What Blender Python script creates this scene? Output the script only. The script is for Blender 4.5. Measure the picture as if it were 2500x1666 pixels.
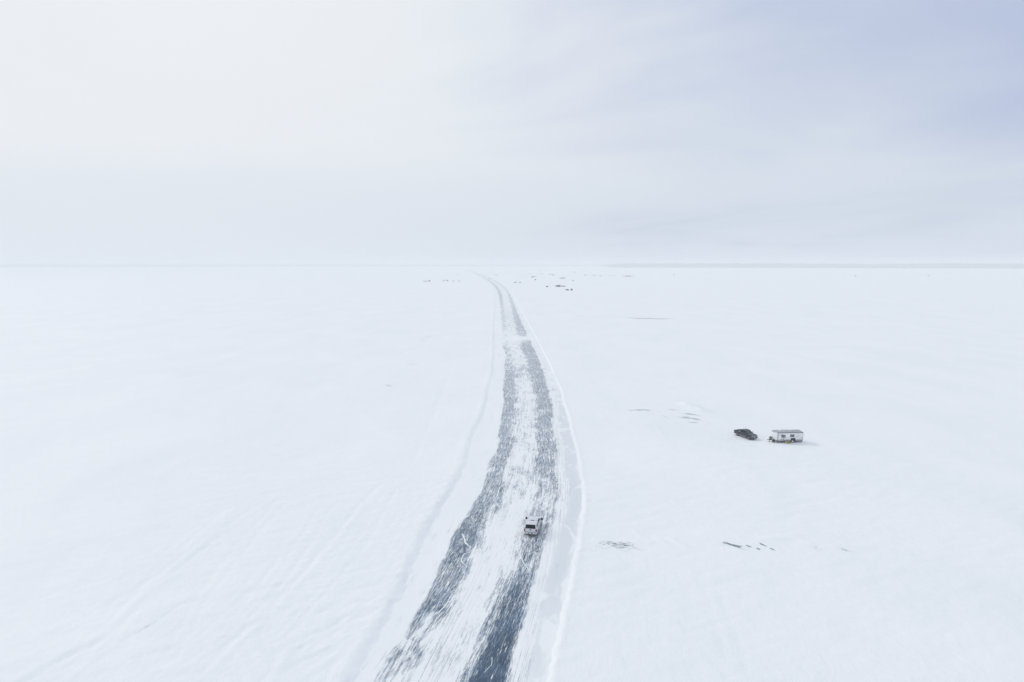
import bpy, bmesh, math, random
import numpy as np
from mathutils import Vector, Matrix

random.seed(7)
R = math.radians
scene = bpy.context.scene
COL = scene.collection
for o in list(bpy.data.objects):
    bpy.data.objects.remove(o)

# ------------------------------------------------------------------ camera
H = 41.0                                   # drone height above the lake ice
FPX = 2500 * 24 / 36.0
PITCH = math.atan((833 - 645) / FPX)
cam_d = bpy.data.cameras.new('camera')
cam = bpy.data.objects.new('camera', cam_d)
COL.objects.link(cam)
cam_d.sensor_width = 36
cam_d.lens = 24
cam_d.clip_start = 0.5
cam_d.clip_end = 80000
cam.location = (0, 0, H)
cam.rotation_euler = (math.pi / 2 - PITCH, 0, 0)
scene.camera = cam

# ------------------------------------------------------------------ sky, sun, exposure
SUN_AZ, SUN_EL = R(-50), R(32)             # azimuth measured from +Y towards +X
SUN = Vector((math.sin(SUN_AZ) * math.cos(SUN_EL), math.cos(SUN_AZ) * math.cos(SUN_EL), math.sin(SUN_EL)))


class NT:
    """small helper round a node tree"""
    def __init__(self, tree):
        self.t = tree
        tree.nodes.clear()

    def node(self, kind, **props):
        n = self.t.nodes.new(kind)
        for k, v in props.items():
            setattr(n, k, v)
        return n

    def put(self, sock, val):
        if hasattr(val, 'is_output') or isinstance(val, bpy.types.NodeSocket):
            self.t.links.new(val, sock)
        elif val is not None:
            if isinstance(val, (tuple, list)) and len(val) == 3 and sock.type == 'RGBA':
                val = (*val, 1)
            sock.default_value = val

    def m(self, op, a, b=None, c=None, clamp=False):
        n = self.node('ShaderNodeMath', operation=op, use_clamp=clamp)
        self.put(n.inputs[0], a)
        if b is not None:
            self.put(n.inputs[1], b)
        if c is not None:
            self.put(n.inputs[2], c)
        return n.outputs[0]

    def vm(self, op, a, b=None):
        n = self.node('ShaderNodeVectorMath', operation=op)
        self.put(n.inputs[0], a)
        if b is not None:
            self.put(n.inputs[1], b)
        return n.outputs['Value'] if op in ('DOT_PRODUCT', 'LENGTH') else n.outputs[0]

    def mix(self, f, a, b):
        n = self.node('ShaderNodeMix', data_type='RGBA')
        self.put(n.inputs[0], f)
        self.put(n.inputs[6], a)
        self.put(n.inputs[7], b)
        return n.outputs[2]

    def smooth(self, x, lo, hi, a=0.0, b=1.0):
        n = self.node('ShaderNodeMapRange', interpolation_type='SMOOTHSTEP')
        for i, v in enumerate((x, lo, hi, a, b)):
            self.put(n.inputs[i], v)
        return n.outputs[0]

    def noise(self, vec, scale=1.0, detail=3.0, rough=0.5, dist=0.0):
        n = self.node('ShaderNodeTexNoise')
        self.put(n.inputs['Vector'], vec)
        n.inputs['Scale'].default_value = scale
        n.inputs['Detail'].default_value = detail
        n.inputs['Roughness'].default_value = rough
        n.inputs['Distortion'].default_value = dist
        return n.outputs[0]

    def sep(self, v):
        n = self.node('ShaderNodeSeparateXYZ')
        self.put(n.inputs[0], v)
        return n.outputs

    def comb(self, x, y, z=0.0):
        n = self.node('ShaderNodeCombineXYZ')
        for i, v in enumerate((x, y, z)):
            self.put(n.inputs[i], v)
        return n.outputs[0]

    def flat(self, n, k):
        """spread a noise value to about 0..1"""
        return self.m('ADD', self.m('MULTIPLY', self.m('SUBTRACT', n, 0.5), k), 0.5, clamp=True)


world = bpy.data.worlds.new('World')
scene.world = world
world.use_nodes = True
w = NT(world.node_tree)
out = w.node('ShaderNodeOutputWorld')
bg = w.node('ShaderNodeBackground')
w.t.links.new(bg.outputs[0], out.inputs[0])
sky = w.node('ShaderNodeTexSky', sky_type='NISHITA', sun_disc=False, sun_elevation=SUN_EL, sun_rotation=SUN_AZ)
sky.air_density = 1.0
sky.dust_density = 2.0
tc = w.node('ShaderNodeTexCoord')
d = w.vm('NORMALIZE', tc.outputs['Generated'])
dx, dy, dz = w.sep(d)[:3]
den = w.m('ADD', w.m('MAXIMUM', dz, 0.0), 0.16)
px, py = w.m('DIVIDE', dx, den), w.m('DIVIDE', dy, den)
# cloud deck seen in perspective, drawn out by the wind
cp = w.comb(w.m('ADD', w.m('MULTIPLY', px, -0.52), w.m('MULTIPLY', py, 0.30)),
            w.m('ADD', w.m('MULTIPLY', py, 0.66), w.m('MULTIPLY', px, 0.38)))
n_big = w.noise(w.vm('ADD', cp, (5.5, 2.6, 0.0)), 0.55, 3, 0.5, 0.4)
n_mid = w.noise(w.vm('ADD', cp, (11.0, 2.2, 4.0)), 1.5, 5, 0.55, 0.6)
cosg = w.vm('DOT_PRODUCT', d, tuple(SUN))
side = w.vm('DOT_PRODUCT', d, (0.86, 0.35, 0.25))          # the deck thins away from the sun's side
thin = w.m('ADD', w.m('MULTIPLY', side, 0.62), w.m('MULTIPLY', w.m('SUBTRACT', n_big, 0.5), 1.1))
thin = w.m('ADD', thin, w.m('MULTIPLY', w.m('SUBTRACT', n_mid, 0.5), 0.42))
gap = w.smooth(thin, 0.27, 0.70)
lit = w.smooth(cosg, 0.25, 1.0)
grey = w.smooth(n_mid, 0.34, 0.66)
cloud = w.mix(lit, (0.680, 0.742, 0.822), (0.852, 0.880, 0.910))
cloud = w.mix(w.m('MULTIPLY', grey, 0.28), cloud, (0.775, 0.815, 0.875))
dim = w.smooth(w.m('ADD', dz, w.m('MULTIPLY', w.m('SUBTRACT', n_big, 0.5), 0.16)), 0.17, 0.04)   # thicker, greyer deck low down
cloud = w.mix(w.m('MULTIPLY', dim, 0.75), cloud, w.mix(lit, (0.640, 0.710, 0.805), (0.745, 0.797, 0.865)))
clear = w.vm('SCALE', sky.outputs[0])
clear.node.inputs['Scale'].default_value = 0.10
clear = w.mix(0.75, clear, (0.50, 0.570, 0.81))            # thin veil over the clear air
low = w.smooth(dz, 0.0, 0.10)                              # haze takes the gaps near the horizon
gap = w.m('MULTIPLY', gap, w.m('ADD', w.m('MULTIPLY', low, 0.30), 0.56))
w.put(bg.inputs[0], w.mix(gap, cloud, clear))
bg.inputs[1].default_value = 1.0

sun_d = bpy.data.lights.new('sun', 'SUN')
sun_d.energy = 0.95
sun_d.angle = R(14)
sun_d.color = (1.0, 0.94, 0.85)
sun = bpy.data.objects.new('sun', sun_d)
COL.objects.link(sun)
sun.location = (-60, 50, 90)
sun.rotation_euler = SUN.to_track_quat('Z', 'Y').to_euler()

scene.view_settings.view_transform = 'Standard'
scene.view_settings.look = 'None'
scene.view_settings.exposure = 0.0
scene.view_settings.gamma = 1.0
scene.view_settings.use_curve_mapping = False
scene.render.engine = 'CYCLES'
scene.cycles.max_bounces = 10
scene.cycles.diffuse_bounces = 4
scene.cycles.volume_bounces = 6
scene.cycles.use_denoising = True

# ------------------------------------------------------------------ helpers


def at(px, py, z=0.0):
    """point of the lake surface seen at a pixel of the 2500 px wide photograph"""
    u, v = (px - 1250) / FPX, (833 - py) / FPX
    dy = math.cos(PITCH) + v * math.sin(PITCH)
    dz = -math.sin(PITCH) + v * math.cos(PITCH)
    t = (z - H) / dz
    return (u * t, dy * t)


def tag(o, label=None, cat=None, group=None, kind=None):
    if label:
        o['label'] = label
    if cat:
        o['category'] = cat
    if group:
        o['group'] = group
    if kind:
        o['kind'] = kind
    return o


def empty(name, loc=(0, 0, 0), rz=0.0):
    o = bpy.data.objects.new(name, None)
    o.empty_display_size = 0.3
    o.location = loc
    o.rotation_euler = (0, 0, rz)
    COL.objects.link(o)
    return o


def mesh_obj(name, verts, faces, mat, parent=None, smooth=False):
    me = bpy.data.meshes.new(name)
    me.from_pydata([tuple(v) for v in verts], [], [tuple(f) for f in faces])
    me.update()
    if smooth:
        me.polygons.foreach_set('use_smooth', [True] * len(me.polygons))
    if mat:
        for mm in (mat if isinstance(mat, (list, tuple)) else [mat]):
            me.materials.append(mm)
    o = bpy.data.objects.new(name, me)
    COL.objects.link(o)
    if parent:
        o.parent = parent
    return o


def bm_obj(name, bm, mat, parent=None, bevel=0.0, seg=2, smooth=False):
    bmesh.ops.recalc_face_normals(bm, faces=bm.faces[:])
    if bevel > 0:
        es = [e for e in bm.edges if len(e.link_faces) == 2 and e.calc_face_angle(0) > 0.5]
        bmesh.ops.bevel(bm, geom=es, offset=bevel, segments=seg, profile=0.6, affect='EDGES', clamp_overlap=True)
    me = bpy.data.meshes.new(name)
    bm.to_mesh(me)
    bm.free()
    if smooth:
        me.polygons.foreach_set('use_smooth', [True] * len(me.polygons))
        me.set_sharp_from_angle(angle=R(38))
    if mat:
        me.materials.append(mat)
    o = bpy.data.objects.new(name, me)
    COL.objects.link(o)
    if parent:
        o.parent = parent
    return o


def box(bm, x0, x1, y0, y1, z0, z1):
    vs = [bm.verts.new(p) for p in ((x0, y0, z0), (x1, y0, z0), (x1, y1, z0), (x0, y1, z0),
                                    (x0, y0, z1), (x1, y0, z1), (x1, y1, z1), (x0, y1, z1))]
    for f in ((0, 3, 2, 1), (4, 5, 6, 7), (0, 1, 5, 4), (1, 2, 6, 5), (2, 3, 7, 6), (3, 0, 4, 7)):
        bm.faces.new([vs[i] for i in f])
    return vs


def box_obj(name, x0, x1, y0, y1, z0, z1, mat, parent, bevel=0.0, seg=2):
    bm = bmesh.new()
    box(bm, min(x0, x1), max(x0, x1), min(y0, y1), max(y0, y1), z0, z1)
    return bm_obj(name, bm, mat, parent, bevel, seg, smooth=bevel > 0)


def prism(bm, a, b):
    """solid between two matching polygons"""
    va = [bm.verts.new(p) for p in a]
    vb = [bm.verts.new(p) for p in b]
    n = len(a)
    bm.faces.new(va)
    bm.faces.new(vb[::-1])
    for i in range(n):
        j = (i + 1) % n
        bm.faces.new((va[j], va[i], vb[i], vb[j]))


def tube(bm, p, q, r, n=8, r2=None):
    p, q = Vector(p), Vector(q)
    r2 = r if r2 is None else r2
    ax = (q - p).normalized()
    u = ax.orthogonal().normalized()
    v = ax.cross(u)
    ring = lambda c, rr: [c + u * rr * math.cos(2 * math.pi * i / n) + v * rr * math.sin(2 * math.pi * i / n) for i in range(n)]
    prism(bm, ring(p, r), ring(q, r2))


def lathe_y(bm, prof, cx, cy, cz, n=24):
    """revolve (radius, y) round an axis parallel to Y through (cx, cz); closed profile"""
    rings = []
    for i in range(n):
        a = 2 * math.pi * i / n
        rings.append([bm.verts.new((cx + r * math.cos(a), cy + y, cz + r * math.sin(a))) for r, y in prof])
    k = len(prof)
    for i in range(n):
        for j in range(k):
            j2 = (j + 1) % k
            bm.faces.new((rings[i][j], rings[i][j2], rings[(i + 1) % n][j2], rings[(i + 1) % n][j]))


# ------------------------------------------------------------------ materials
MATS = {}


def principled(name, col, rough=0.5, metal=0.0, spec=0.5, coat=0.0, vary=0.0, vscale=3.0, grime=None):
    """plain procedural material: base colour with a little noise; grime=(colour, z0, z1, amount) is
    road salt that thins out upwards"""
    mt = bpy.data.materials.new(name)
    mt.use_nodes = True
    t = NT(mt.node_tree)
    o = t.node('ShaderNodeOutputMaterial')
    b = t.node('ShaderNodeBsdfPrincipled')
    t.t.links.new(b.outputs[0], o.inputs[0])
    c = col
    tcn = t.node('ShaderNodeTexCoord').outputs['Object']
    if vary:
        n = t.flat(t.noise(tcn, vscale, 4, 0.6), 2.5)
        c = t.mix(n, tuple(x * (1 - vary) for x in col), tuple(min(1, x * (1 + vary)) for x in col))
    rgh = rough
    if grime:
        gc, z0, z1, amt = grime
        z = t.sep(tcn)[2]
        n = t.noise(t.vm('MULTIPLY', tcn, (1.5, 1.5, 4.0)), 1.6, 5, 0.65)
        g = t.m('MULTIPLY', t.smooth(t.m('ADD', z, t.m('MULTIPLY', t.m('SUBTRACT', n, 0.5), 0.9)), z1, z0), amt)
        c = t.mix(g, c, gc)
        rgh = t.m('ADD', t.m('MULTIPLY', g, 0.6), rough, clamp=True)
    t.put(b.inputs['Base Color'], c)
    t.put(b.inputs['Roughness'], rgh)
    b.inputs['Metallic'].default_value = metal
    b.inputs['Specular IOR Level'].default_value = spec
    b.inputs['Coat Weight'].default_value = coat
    b.inputs['Coat Roughness'].default_value = 0.08
    MATS[name] = mt
    return mt


SALT = (0.42, 0.43, 0.44)
principled('white_paint', (0.66, 0.69, 0.74), 0.35, coat=0.4, vary=0.03, grime=((0.42, 0.44, 0.48), 0.40, 0.95, 0.5))
principled('dark_paint', (0.024, 0.030, 0.046), 0.35, coat=0.25, spec=0.35, vary=0.15, grime=((0.20, 0.215, 0.24), 0.25, 0.95, 0.65))
principled('black_plastic', (0.022, 0.023, 0.026), 0.55, vary=0.2)
principled('tyre_rubber', (0.025, 0.025, 0.027), 0.8, vary=0.3, grime=(SALT, 0.0, 0.5, 0.25))
principled('dusty_rim', (0.24, 0.25, 0.26), 0.5, metal=0.4, vary=0.25)
principled('white_rim', (0.72, 0.73, 0.75), 0.4, vary=0.05)
principled('chrome', (0.75, 0.77, 0.8), 0.15, metal=1.0)
principled('dull_chrome', (0.50, 0.52, 0.55), 0.4, metal=0.7, vary=0.15)
principled('auto_glass', (0.008, 0.010, 0.015), 0.08, spec=0.25)
principled('windshield_glass', (0.012, 0.040, 0.046), 0.05, spec=0.7)
principled('red_lens', (0.32, 0.012, 0.03), 0.2, vary=0.1)
principled('clear_lens', (0.62, 0.65, 0.70), 0.1, metal=0.3)
principled('plate', (0.72, 0.74, 0.78), 0.5, vary=0.05)
principled('trailer_white', (0.86, 0.87, 0.88), 0.4, vary=0.03, grime=((0.60, 0.60, 0.60), 0.4, 0.95, 0.6))
principled('roof_membrane', (0.40, 0.41, 0.425), 0.75, vary=0.22, vscale=2.0)
principled('trim_grey', (0.17, 0.18, 0.19), 0.5, vary=0.1)
principled('band_grey', (0.27, 0.28, 0.29), 0.5, vary=0.1)
principled('skirt_grey', (0.36, 0.35, 0.38), 0.55, vary=0.15, vscale=6.0)
principled('stripe_grey', (0.16, 0.17, 0.185), 0.45, vary=0.08)
principled('letter_grey', (0.52, 0.54, 0.56), 0.5, vary=0.08)
principled('fender_black', (0.018, 0.022, 0.032), 0.4)
principled('pane_dark', (0.05, 0.062, 0.078), 0.08, spec=0.6)
principled('blind_grey', (0.34, 0.37, 0.40), 0.7, vary=0.1)
principled('tan_canvas', (0.42, 0.27, 0.10), 0.85, vary=0.35, vscale=6.0)
principled('pale_canvas', (0.44, 0.46, 0.33), 0.85, vary=0.25, vscale=6.0)
principled('tent_brown', (0.16, 0.12, 0.12), 0.8, vary=0.2)
principled('tent_blue', (0.07, 0.10, 0.15), 0.8, vary=0.2)
principled('hut_green', (0.10, 0.14, 0.15), 0.7, vary=0.2)
principled('hut_grey', (0.16, 0.17, 0.20), 0.7, vary=0.2)
principled('far_vehicle_dark', (0.05, 0.055, 0.07), 0.4, vary=0.2)
principled('conifer', (0.045, 0.060, 0.055), 0.9, vary=0.4, vscale=0.01)
principled('wooded_ground', (0.10, 0.115, 0.12), 0.9, vary=0.5, vscale=0.004)
principled('crack_frost', (0.80, 0.86, 0.89), 0.6, vary=0.04)


def snow_nodes(t, pos):
    """shared look of wind-packed snow: colour and fine relief from world position"""
    n1 = t.flat(t.noise(t.vm('MULTIPLY', pos, (0.05, 0.022, 0.05)), 1.0, 4, 0.55, 0.8), 2.6)
    n2 = t.flat(t.noise(t.vm('MULTIPLY', pos, (0.5, 0.22, 0.5)), 1.0, 5, 0.62, 0.5), 2.2)
    col = t.mix(t.m('ADD', t.m('MULTIPLY', n1, 0.65), t.m('MULTIPLY', n2, 0.35)), (0.828, 0.858, 0.886), (0.896, 0.912, 0.930))
    h1 = t.noise(t.vm('MULTIPLY', pos, (1.3, 0.6, 1.0)), 1.0, 6, 0.62, 0.6)
    h2 = t.noise(pos, 5.0, 4, 0.6)
    hgt = t.m('ADD', t.m('MULTIPLY', h1, 0.10), t.m('MULTIPLY', h2, 0.03))
    return col, hgt


def bump(t, hgt, strength=0.5):
    b = t.node('ShaderNodeBump')
    b.inputs['Strength'].default_value = strength
    b.inputs['Distance'].default_value = 1.0
    t.put(b.inputs['Height'], hgt)
    return b.outputs[0]


def new_mat(name):
    mt = bpy.data.materials.new(name)
    mt.use_nodes = True
    t = NT(mt.node_tree)
    o = t.node('ShaderNodeOutputMaterial')
    b = t.node('ShaderNodeBsdfPrincipled')
    t.t.links.new(b.outputs[0], o.inputs[0])
    MATS[name] = mt
    return t, b


# snow
t, b = new_mat('snow')
pos = t.node('ShaderNodeNewGeometry').outputs['Position']
c, h = snow_nodes(t, pos)
t.put(b.inputs['Base Color'], c)
b.inputs['Roughness'].default_value = 0.7
b.inputs['Specular IOR Level'].default_value = 0.15
t.put(b.inputs['Normal'], bump(t, h, 0.75))

ICE_DARK, ICE_MILK = (0.016, 0.046, 0.092), (0.115, 0.195, 0.310)

# ice road: st = (metres along, metres across, lane), ice = (bare ice share, packed share, fine lines)
t, b = new_mat('ice_road')
pos = t.node('ShaderNodeNewGeometry').outputs['Position']
st = t.node('ShaderNodeAttribute', attribute_name='st').outputs['Vector']
iv = t.sep(t.node('ShaderNodeAttribute', attribute_name='ice').outputs['Vector'])
s, l, _ = t.sep(st)[:3]
streak = t.flat(t.noise(t.vm('MULTIPLY', st, (0.11, 1.9, 0.0)), 1.0, 6, 0.66, 0.3), 3.2)
patch = t.flat(t.noise(t.vm('MULTIPLY', st, (0.16, 0.42, 0.0)), 1.0, 5, 0.6, 0.5), 3.4)
wisp = t.flat(t.noise(t.comb(t.m('ADD', t.m('MULTIPLY', s, 0.55), t.m('MULTIPLY', l, 0.5)),
                             t.m('SUBTRACT', t.m('MULTIPLY', l, 2.6), t.m('MULTIPLY', s, 0.75))), 1.0, 4, 0.65, 0.4), 3.0)
fine = t.flat(t.noise(t.vm('MULTIPLY', st, (0.55, 4.2, 0.0)), 1.0, 4, 0.7, 0.3), 3.0)
lines = t.flat(t.noise(t.vm('MULTIPLY', st, (0.02, 5.5, 0.0)), 1.0, 2, 0.5), 4.0)
N = t.m('ADD', t.m('MULTIPLY', streak, 0.34), t.m('MULTIPLY', patch, 0.24))
N = t.m('ADD', N, t.m('MULTIPLY', wisp, 0.18))
N = t.m('ADD', N, t.m('MULTIPLY', fine, 0.24))
N = t.m('ADD', t.m('MULTIPLY', t.m('SUBTRACT', N, 0.5), 2.0), 0.5)
th = t.m('SUBTRACT', 1.10, t.m('MULTIPLY', iv[0], 1.15))
bare = t.smooth(N, t.m('SUBTRACT', th, 0.24), t.m('ADD', th, 0.24))
bare = t.m('MULTIPLY', bare, t.smooth(iv[0], 0.12, 0.62, 0.42, 1.0))
lm = t.m('MULTIPLY', t.smooth(t.m('ADD', t.m('MULTIPLY', lines, 0.75), t.m('MULTIPLY', patch, 0.25)), 0.62, 0.78), t.m('MULTIPLY', iv[2], 0.65))
bare = t.m('MAXIMUM', bare, lm)
milk = t.flat(t.noise(t.vm('MULTIPLY', st, (0.12, 0.3, 0.0)), 1.0, 5, 0.6, 1.0), 2.6)
dust = t.m('MULTIPLY', t.smooth(t.m('ADD', t.m('MULTIPLY', fine, 0.55), t.m('MULTIPLY', wisp, 0.45)), 0.42, 0.90), t.smooth(iv[0], 1.05, 0.78, 0.15, 0.80))
ice = t.mix(t.m('MULTIPLY', milk, t.smooth(iv[0], 1.0, 0.75, 0.45, 0.9)), ICE_DARK, ICE_MILK)
ice = t.mix(dust, ice, (0.52, 0.60, 0.69))
fl = t.flat(t.noise(t.comb(t.m('ADD', t.m('MULTIPLY', s, 0.42), t.m('MULTIPLY', l, 0.7)), t.m('SUBTRACT', t.m('MULTIPLY', l, 8.0), t.m('MULTIPLY', s, 0.30))), 1.0, 5, 0.76, 0.7), 2.6)
fth = t.smooth(iv[0], 0.78, 1.05, 0.46, 0.78)
fleck = t.smooth(fl, fth, t.m('ADD', fth, 0.20))
ice = t.mix(t.m('MULTIPLY', fleck, 0.85), ice, (0.80, 0.83, 0.86))
sc, sh = snow_nodes(t, pos)
pk = t.m('MULTIPLY', iv[1], t.smooth(t.m('ADD', iv[1], t.m('SUBTRACT', patch, 0.5)), 0.35, 0.75))
sc = t.mix(pk, sc, (0.715, 0.755, 0.795))
t.put(b.inputs['Base Color'], t.mix(bare, sc, ice))
t.put(b.inputs['Roughness'], t.m('ADD', t.m('MULTIPLY', bare, -0.38), 0.68))
t.put(b.inputs['Specular IOR Level'], t.m('ADD', t.m('MULTIPLY', bare, 0.10), 0.15))
hg = t.m('ADD', t.m('MULTIPLY', sh, t.m('SUBTRACT', 1.0, bare)), t.m('MULTIPLY', t.m('SUBTRACT', 1.0, bare), 0.03))
t.put(b.inputs['Normal'], bump(t, hg, 0.4))

# bare ice seen through wind-scoured snow: pt = (metres along, metres across, share of ice)
t, b = new_mat('scoured_ice')
pos = t.node('ShaderNodeNewGeometry').outputs['Position']
pt = t.node('ShaderNodeAttribute', attribute_name='pt').outputs['Vector']
share = t.sep(pt)[2]
n1 = t.flat(t.noise(t.vm('MULTIPLY', pt, (0.8, 3.4, 0.0)), 1.0, 5, 0.7, 0.7), 3.0)
n2 = t.flat(t.noise(pos, 3.0, 4, 0.6), 3.0)
nn = t.m('ADD', t.m('MULTIPLY', n1, 0.62), t.m('MULTIPLY', n2, 0.38))
th = t.m('SUBTRACT', 1.05, t.m('MULTIPLY', share, 1.1))
bare = t.smooth(nn, t.m('SUBTRACT', th, 0.22), t.m('ADD', th, 0.22))
sc, sh = snow_nodes(t, pos)
t.put(b.inputs['Base Color'], t.mix(bare, sc, t.mix(n2, (0.10, 0.135, 0.18), (0.27, 0.32, 0.38))))
t.put(b.inputs['Roughness'], t.m('ADD', t.m('MULTIPLY', bare, -0.3), 0.7))
b.inputs['Specular IOR Level'].default_value = 0.2
t.put(b.inputs['Normal'], bump(t, sh, 0.55))

# ------------------------------------------------------------------ the lake: road lines read off the photograph


def R1(pts):
    return [(800 + x / 3.361, 1266 + y / 3.361) for x, y in pts]


def R2(pts):
    return [(900 + x / 3.92, 950 + y / 3.92) for x, y in pts]


def R3(pts):
    return [(1000 + x / 4.356, 640 + y / 4.356) for x, y in pts]


LINE_PX = [
    # left bank
    [(836, 1666), (880, 1587), (930, 1513), (968, 1444), (991, 1385), (1018, 1334), (1043, 1280), (1066, 1238), (1094, 1192),
     (1112, 1157), (1130, 1113), (1145, 1072), (1160, 1039), (1173, 1006), (1183, 970), (1193, 934), (1201, 892), (1203, 858),
     (1203, 801), (1206, 764), (1208, 732), (1204, 709), (1196, 695), (1168, 676), (1150, 666), (1128, 660)],
    # left wheel band, outer and inner edge
    [(910, 1666), (955, 1587), (996, 1540), (1026, 1486), (1065, 1424), (1095, 1352), (1124, 1288), (1153, 1231), (1181, 1180),
     (1198, 1126), (1216, 1080), (1224, 1021), (1229, 963), (1232, 920), (1232, 870), (1230, 842), (1226, 801), (1223, 764),
     (1220, 732), (1215, 709), (1205, 695), (1177, 676), (1156, 666), (1134, 660)],
    [(1002, 1666), (1028, 1600), (1058, 1540), (1089, 1492), (1115, 1439), (1133, 1385), (1154, 1335), (1178, 1278), (1201, 1238),
     (1220, 1200), (1231, 1160), (1240, 1108), (1247, 1065), (1250, 1021), (1255, 963), (1258, 930), (1252, 890), (1243, 847),
     (1236, 801), (1231, 764), (1228, 732), (1222, 709), (1211, 695), (1182, 676), (1160, 666), (1137, 660)],
    # right wheel band, inner and outer edge
    [(1136, 1666), (1178, 1587), (1210, 1492), (1240, 1433), (1268, 1370), (1282, 1320), (1288, 1270), (1293, 1230), (1299, 1154),
     (1307, 1103), (1309, 1052), (1309, 1001), (1307, 960), (1299, 930), (1286, 890), (1273, 847), (1259, 801), (1252, 772),
     (1249, 750), (1242, 727), (1237, 711), (1220, 693), (1192, 678), (1166, 667), (1142, 660)],
    [(1234, 1666), (1262, 1563), (1276, 1513), (1293, 1456), (1306, 1405), (1320, 1370), (1336, 1315), (1348, 1265), (1358, 1205),
     (1358, 1154), (1353, 1090), (1348, 1039), (1343, 985), (1334, 934), (1318, 892), (1306, 858), (1294, 830), (1284, 810),
     (1272, 785), (1264, 766), (1256, 745), (1249, 725), (1243, 711), (1226, 694), (1198, 679), (1170, 667), (1145, 660)],
    # right bank
    [(1350, 1666), (1374, 1534), (1395, 1433), (1411, 1340), (1421, 1275), (1425, 1218), (1420, 1154), (1405, 1078), (1387, 1010),
     (1372, 958), (1364, 935), (1344, 890), (1321, 847), (1298, 801), (1279, 768), (1266, 745), (1257, 725), (1250, 711),
     (1232, 694), (1204, 679), (1175, 667), (1149, 660)],
]
YW = np.concatenate([np.arange(-80, 56, 4.0), np.arange(56, 142, 0.5)])
yy, st_ = 142.0, 0.5
tail = []
while yy < 4500:
    tail.append(yy)
    st_ *= 1.022
    yy += st_
YW = np.concatenate([YW, np.array(tail)])
LX = []
for ln in LINE_PX:
    w_ = np.array(sorted([at(*p) for p in ln], key=lambda q: q[1]))
    x = np.interp(YW, w_[:, 1], w_[:, 0])
    sl = (w_[2, 0] - w_[0, 0]) / (w_[2, 1] - w_[0, 1])
    x = np.where(YW < w_[0, 1], w_[0, 0] + (YW - w_[0, 1]) * sl, x)
    for _ in range(60):
        x[1:-1] = 0.25 * x[:-2] + 0.5 * x[1:-1] + 0.25 * x[2:]
    LX.append(x)
LX = np.array(LX)
for k in range(1, 6):                      # lines never cross
    LX[k] = np.maximum(LX[k], LX[k - 1] + 0.6)


# vectorised value noise
def vnoise(x, y, seed=0):
    xi, yi = np.floor(x).astype(np.int64), np.floor(y).astype(np.int64)
    fx, fy = x - xi, y - yi
    fx, fy = fx * fx * (3 - 2 * fx), fy * fy * (3 - 2 * fy)

    def hsh(a, b):
        n = (a * 374761393 + b * 668265263 + seed * 974634777) & 0xffffffff
        n = ((n ^ (n >> 13)) * 1274126177) & 0xffffffff
        return ((n ^ (n >> 16)) & 0xffff) / 65535.0
    v00, v10, v01, v11 = hsh(xi, yi), hsh(xi + 1, yi), hsh(xi, yi + 1), hsh(xi + 1, yi + 1)
    return (v00 * (1 - fx) + v10 * fx) * (1 - fy) + (v01 * (1 - fx) + v11 * fx) * fy - 0.5


def sstep(x, a, b):
    q = np.clip((x - a) / (b - a), 0, 1)
    return q * q * (3 - 2 * q)


# tracks, ridges and drifts out on the snow: (pixel polyline, height, half width in metres)
def Z4(pts):
    return [(x / 2.353, 1100 + y / 2.353) for x, y in pts]


def Z6(pts):
    return [(1300 + x / 1.961, 1250 + y / 1.961) for x, y in pts]


def Z7(pts):
    return [(1400 + x / 4.278, 1290 + y / 4.278) for x, y in pts]


def Z9(pts):
    return [(1500 + x / 5.88, 960 + y / 5.88) for x, y in pts]


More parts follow.
